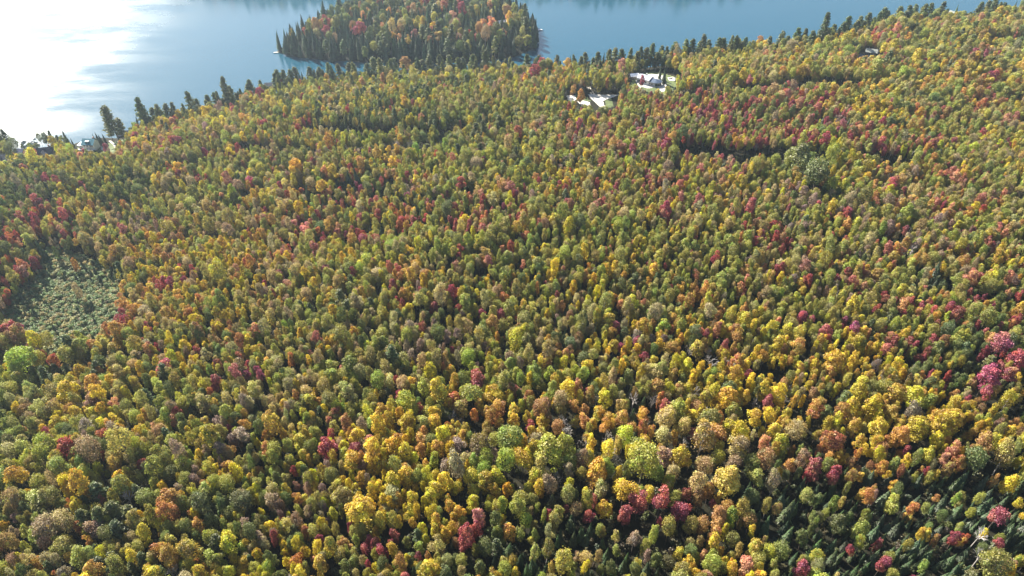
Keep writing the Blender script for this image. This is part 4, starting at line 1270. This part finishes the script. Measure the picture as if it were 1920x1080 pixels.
def scatter(name, lst, label, cat=None):
    me = bpy.data.meshes.new(name)
    me.from_pydata([(t['x'], t['y'], t['z']) for t in lst], [], [])
    def add(n, typ, key, vals):
        a = me.attributes.new(n, typ, 'POINT'); a.data.foreach_set(key, np.asarray(vals).ravel())
    add("kindno", 'INT', "value", np.array([VAR[t['v']]['i'] for t in lst], np.int32))
    add("turn", 'FLOAT_VECTOR', "vector", np.array([(t['lx'], t['ly'], t['rz']) for t in lst], np.float32))
    add("size", 'FLOAT_VECTOR', "vector", np.array([(t['d'] / REFD * t.get('sx', 1), t['d'] / REFD / t.get('sx', 1), t['H'] / REFH) for t in lst], np.float32))
    add("tcol2", 'FLOAT_COLOR', "color", np.array([(*t.get('c2', t['c']), 1) for t in lst], np.float32))
    add("tcol", 'FLOAT_COLOR', "color", np.array([(*t['c'], 1) for t in lst], np.float32))
    me.materials.append(M_LEAF)
    o = bpy.data.objects.new(name, me); COL.objects.link(o)
    md = o.modifiers.new("scatter", 'NODES'); md.node_group = NG
    tag(o, label, kind="stuff")
    return o

scatter("forest", [t for t in trees[:n_main] if id(t) not in ownset], "dense autumn forest of mixed colours stretching down to the lake")
scatter("island_forest", [t for t in far_list if inside(ISLE, t['x'], t['y'])], "dark spruce wood covering the wooded island")
scatter("far_forest", [t for t in far_list if not inside(ISLE, t['x'], t['y'])], "wood on the far shore of the lake")

brush = []
BX = rng.uniform(-330, 560, 60000); BY = 70 + 550 * rng.random(60000) ** 1.6
BS = sdist(MAIN, BX, BY); BB = sdist(BOG, BX, BY); BPX, BPY, _d = project(BX, BY, 8)
okb = (BS > 3) & (BB < 0) & (BPX > -80) & (BPX < 2000) & (BPY < 1180)
for P in CLEAR: okb &= ~inside(P, BX, BY)
for x, y in zip(BX[okb], BY[okb]):
    x, y = float(x), float(y)
    d = random.uniform(1.2, 2.8)
    if clash(x, y, d * .5, .6): continue
    base = random.choice([(.07, .085, .03), (.05, .07, .03), (.10, .085, .035), (.08, .06, .035), (.11, .12, .035)]); j = random.gauss(0, .15)
    brush.append(dict(x=x, y=y, z=float(height(x, y)), d=d, H=random.uniform(1.2, 3.4), v='shrub%d' % random.randrange(3), lx=0, ly=0, rz=random.uniform(0, 6.28), c=tuple(k * (1 + j) for k in base)))
scatter("undergrowth", brush, "low dark undergrowth on the forest floor")

bog = []
for _ in range(24000):
    xs = [p[0] for p in BOG]; ys = [p[1] for p in BOG]
    x, y = random.uniform(min(xs) - 4, max(xs) + 4), random.uniform(min(ys) - 4, max(ys) + 4)
    if sdist(BOG, x, y) < -4 + 4 * random.random(): continue
    d = random.choice([.6, .8, 1.1, 1.5, 2.4]) * random.uniform(.8, 1.2)
    base = random.choice([(.21, .27, .11), (.18, .24, .10), (.26, .25, .11), (.13, .18, .07), (.30, .24, .10)]); j = random.gauss(0, .2)
    bog.append(dict(x=x, y=y, z=float(height(x, y)), d=d, H=d * random.uniform(.7, 1.3), v='shrub%d' % random.randrange(3), lx=0, ly=0, rz=random.uniform(0, 6.28),
                    c=tuple(k * (1 + j) for k in base)))
for _ in range(110):
    x, y = random.uniform(min(xs), max(xs)), random.uniform(min(ys), max(ys))
    if sdist(BOG, x, y) < 0: continue
    h_ = random.uniform(3, 6.5)
    bog.append(dict(x=x, y=y, z=float(height(x, y)), d=h_ * .45, H=h_, v='spruce%d' % random.randrange(4), lx=0, ly=0, rz=random.uniform(0, 6.28), c=(.11, .14, .07)))
scatter("bog_shrubs", bog, "grey green low shrubs filling the open bog")

# ------------------------------------------------------------------ the air
def haze():
    m, nt, out = mat_new("haze_air")
    v = nt.nodes.new("ShaderNodeVolumePrincipled")
    v.inputs["Color"].default_value = (.66, .83, 1.0, 1)
    v.inputs["Density"].default_value = .00012
    v.inputs["Anisotropy"].default_value = .6
    nt.links.new(v.outputs[0], out.inputs["Volume"])
    V = []; F = []; box_geo(V, F, -1505, 1505, -505, 1905, -5, 206)
    o = new_mesh_obj("haze", V, F, m)
    tag(o, kind="stuff")
haze()
print("TREES", n_main, "isle", len(far_list), "own", len(own), "bog", len(bog), "duplicate labels", len(LAB) - len(set(LAB)))
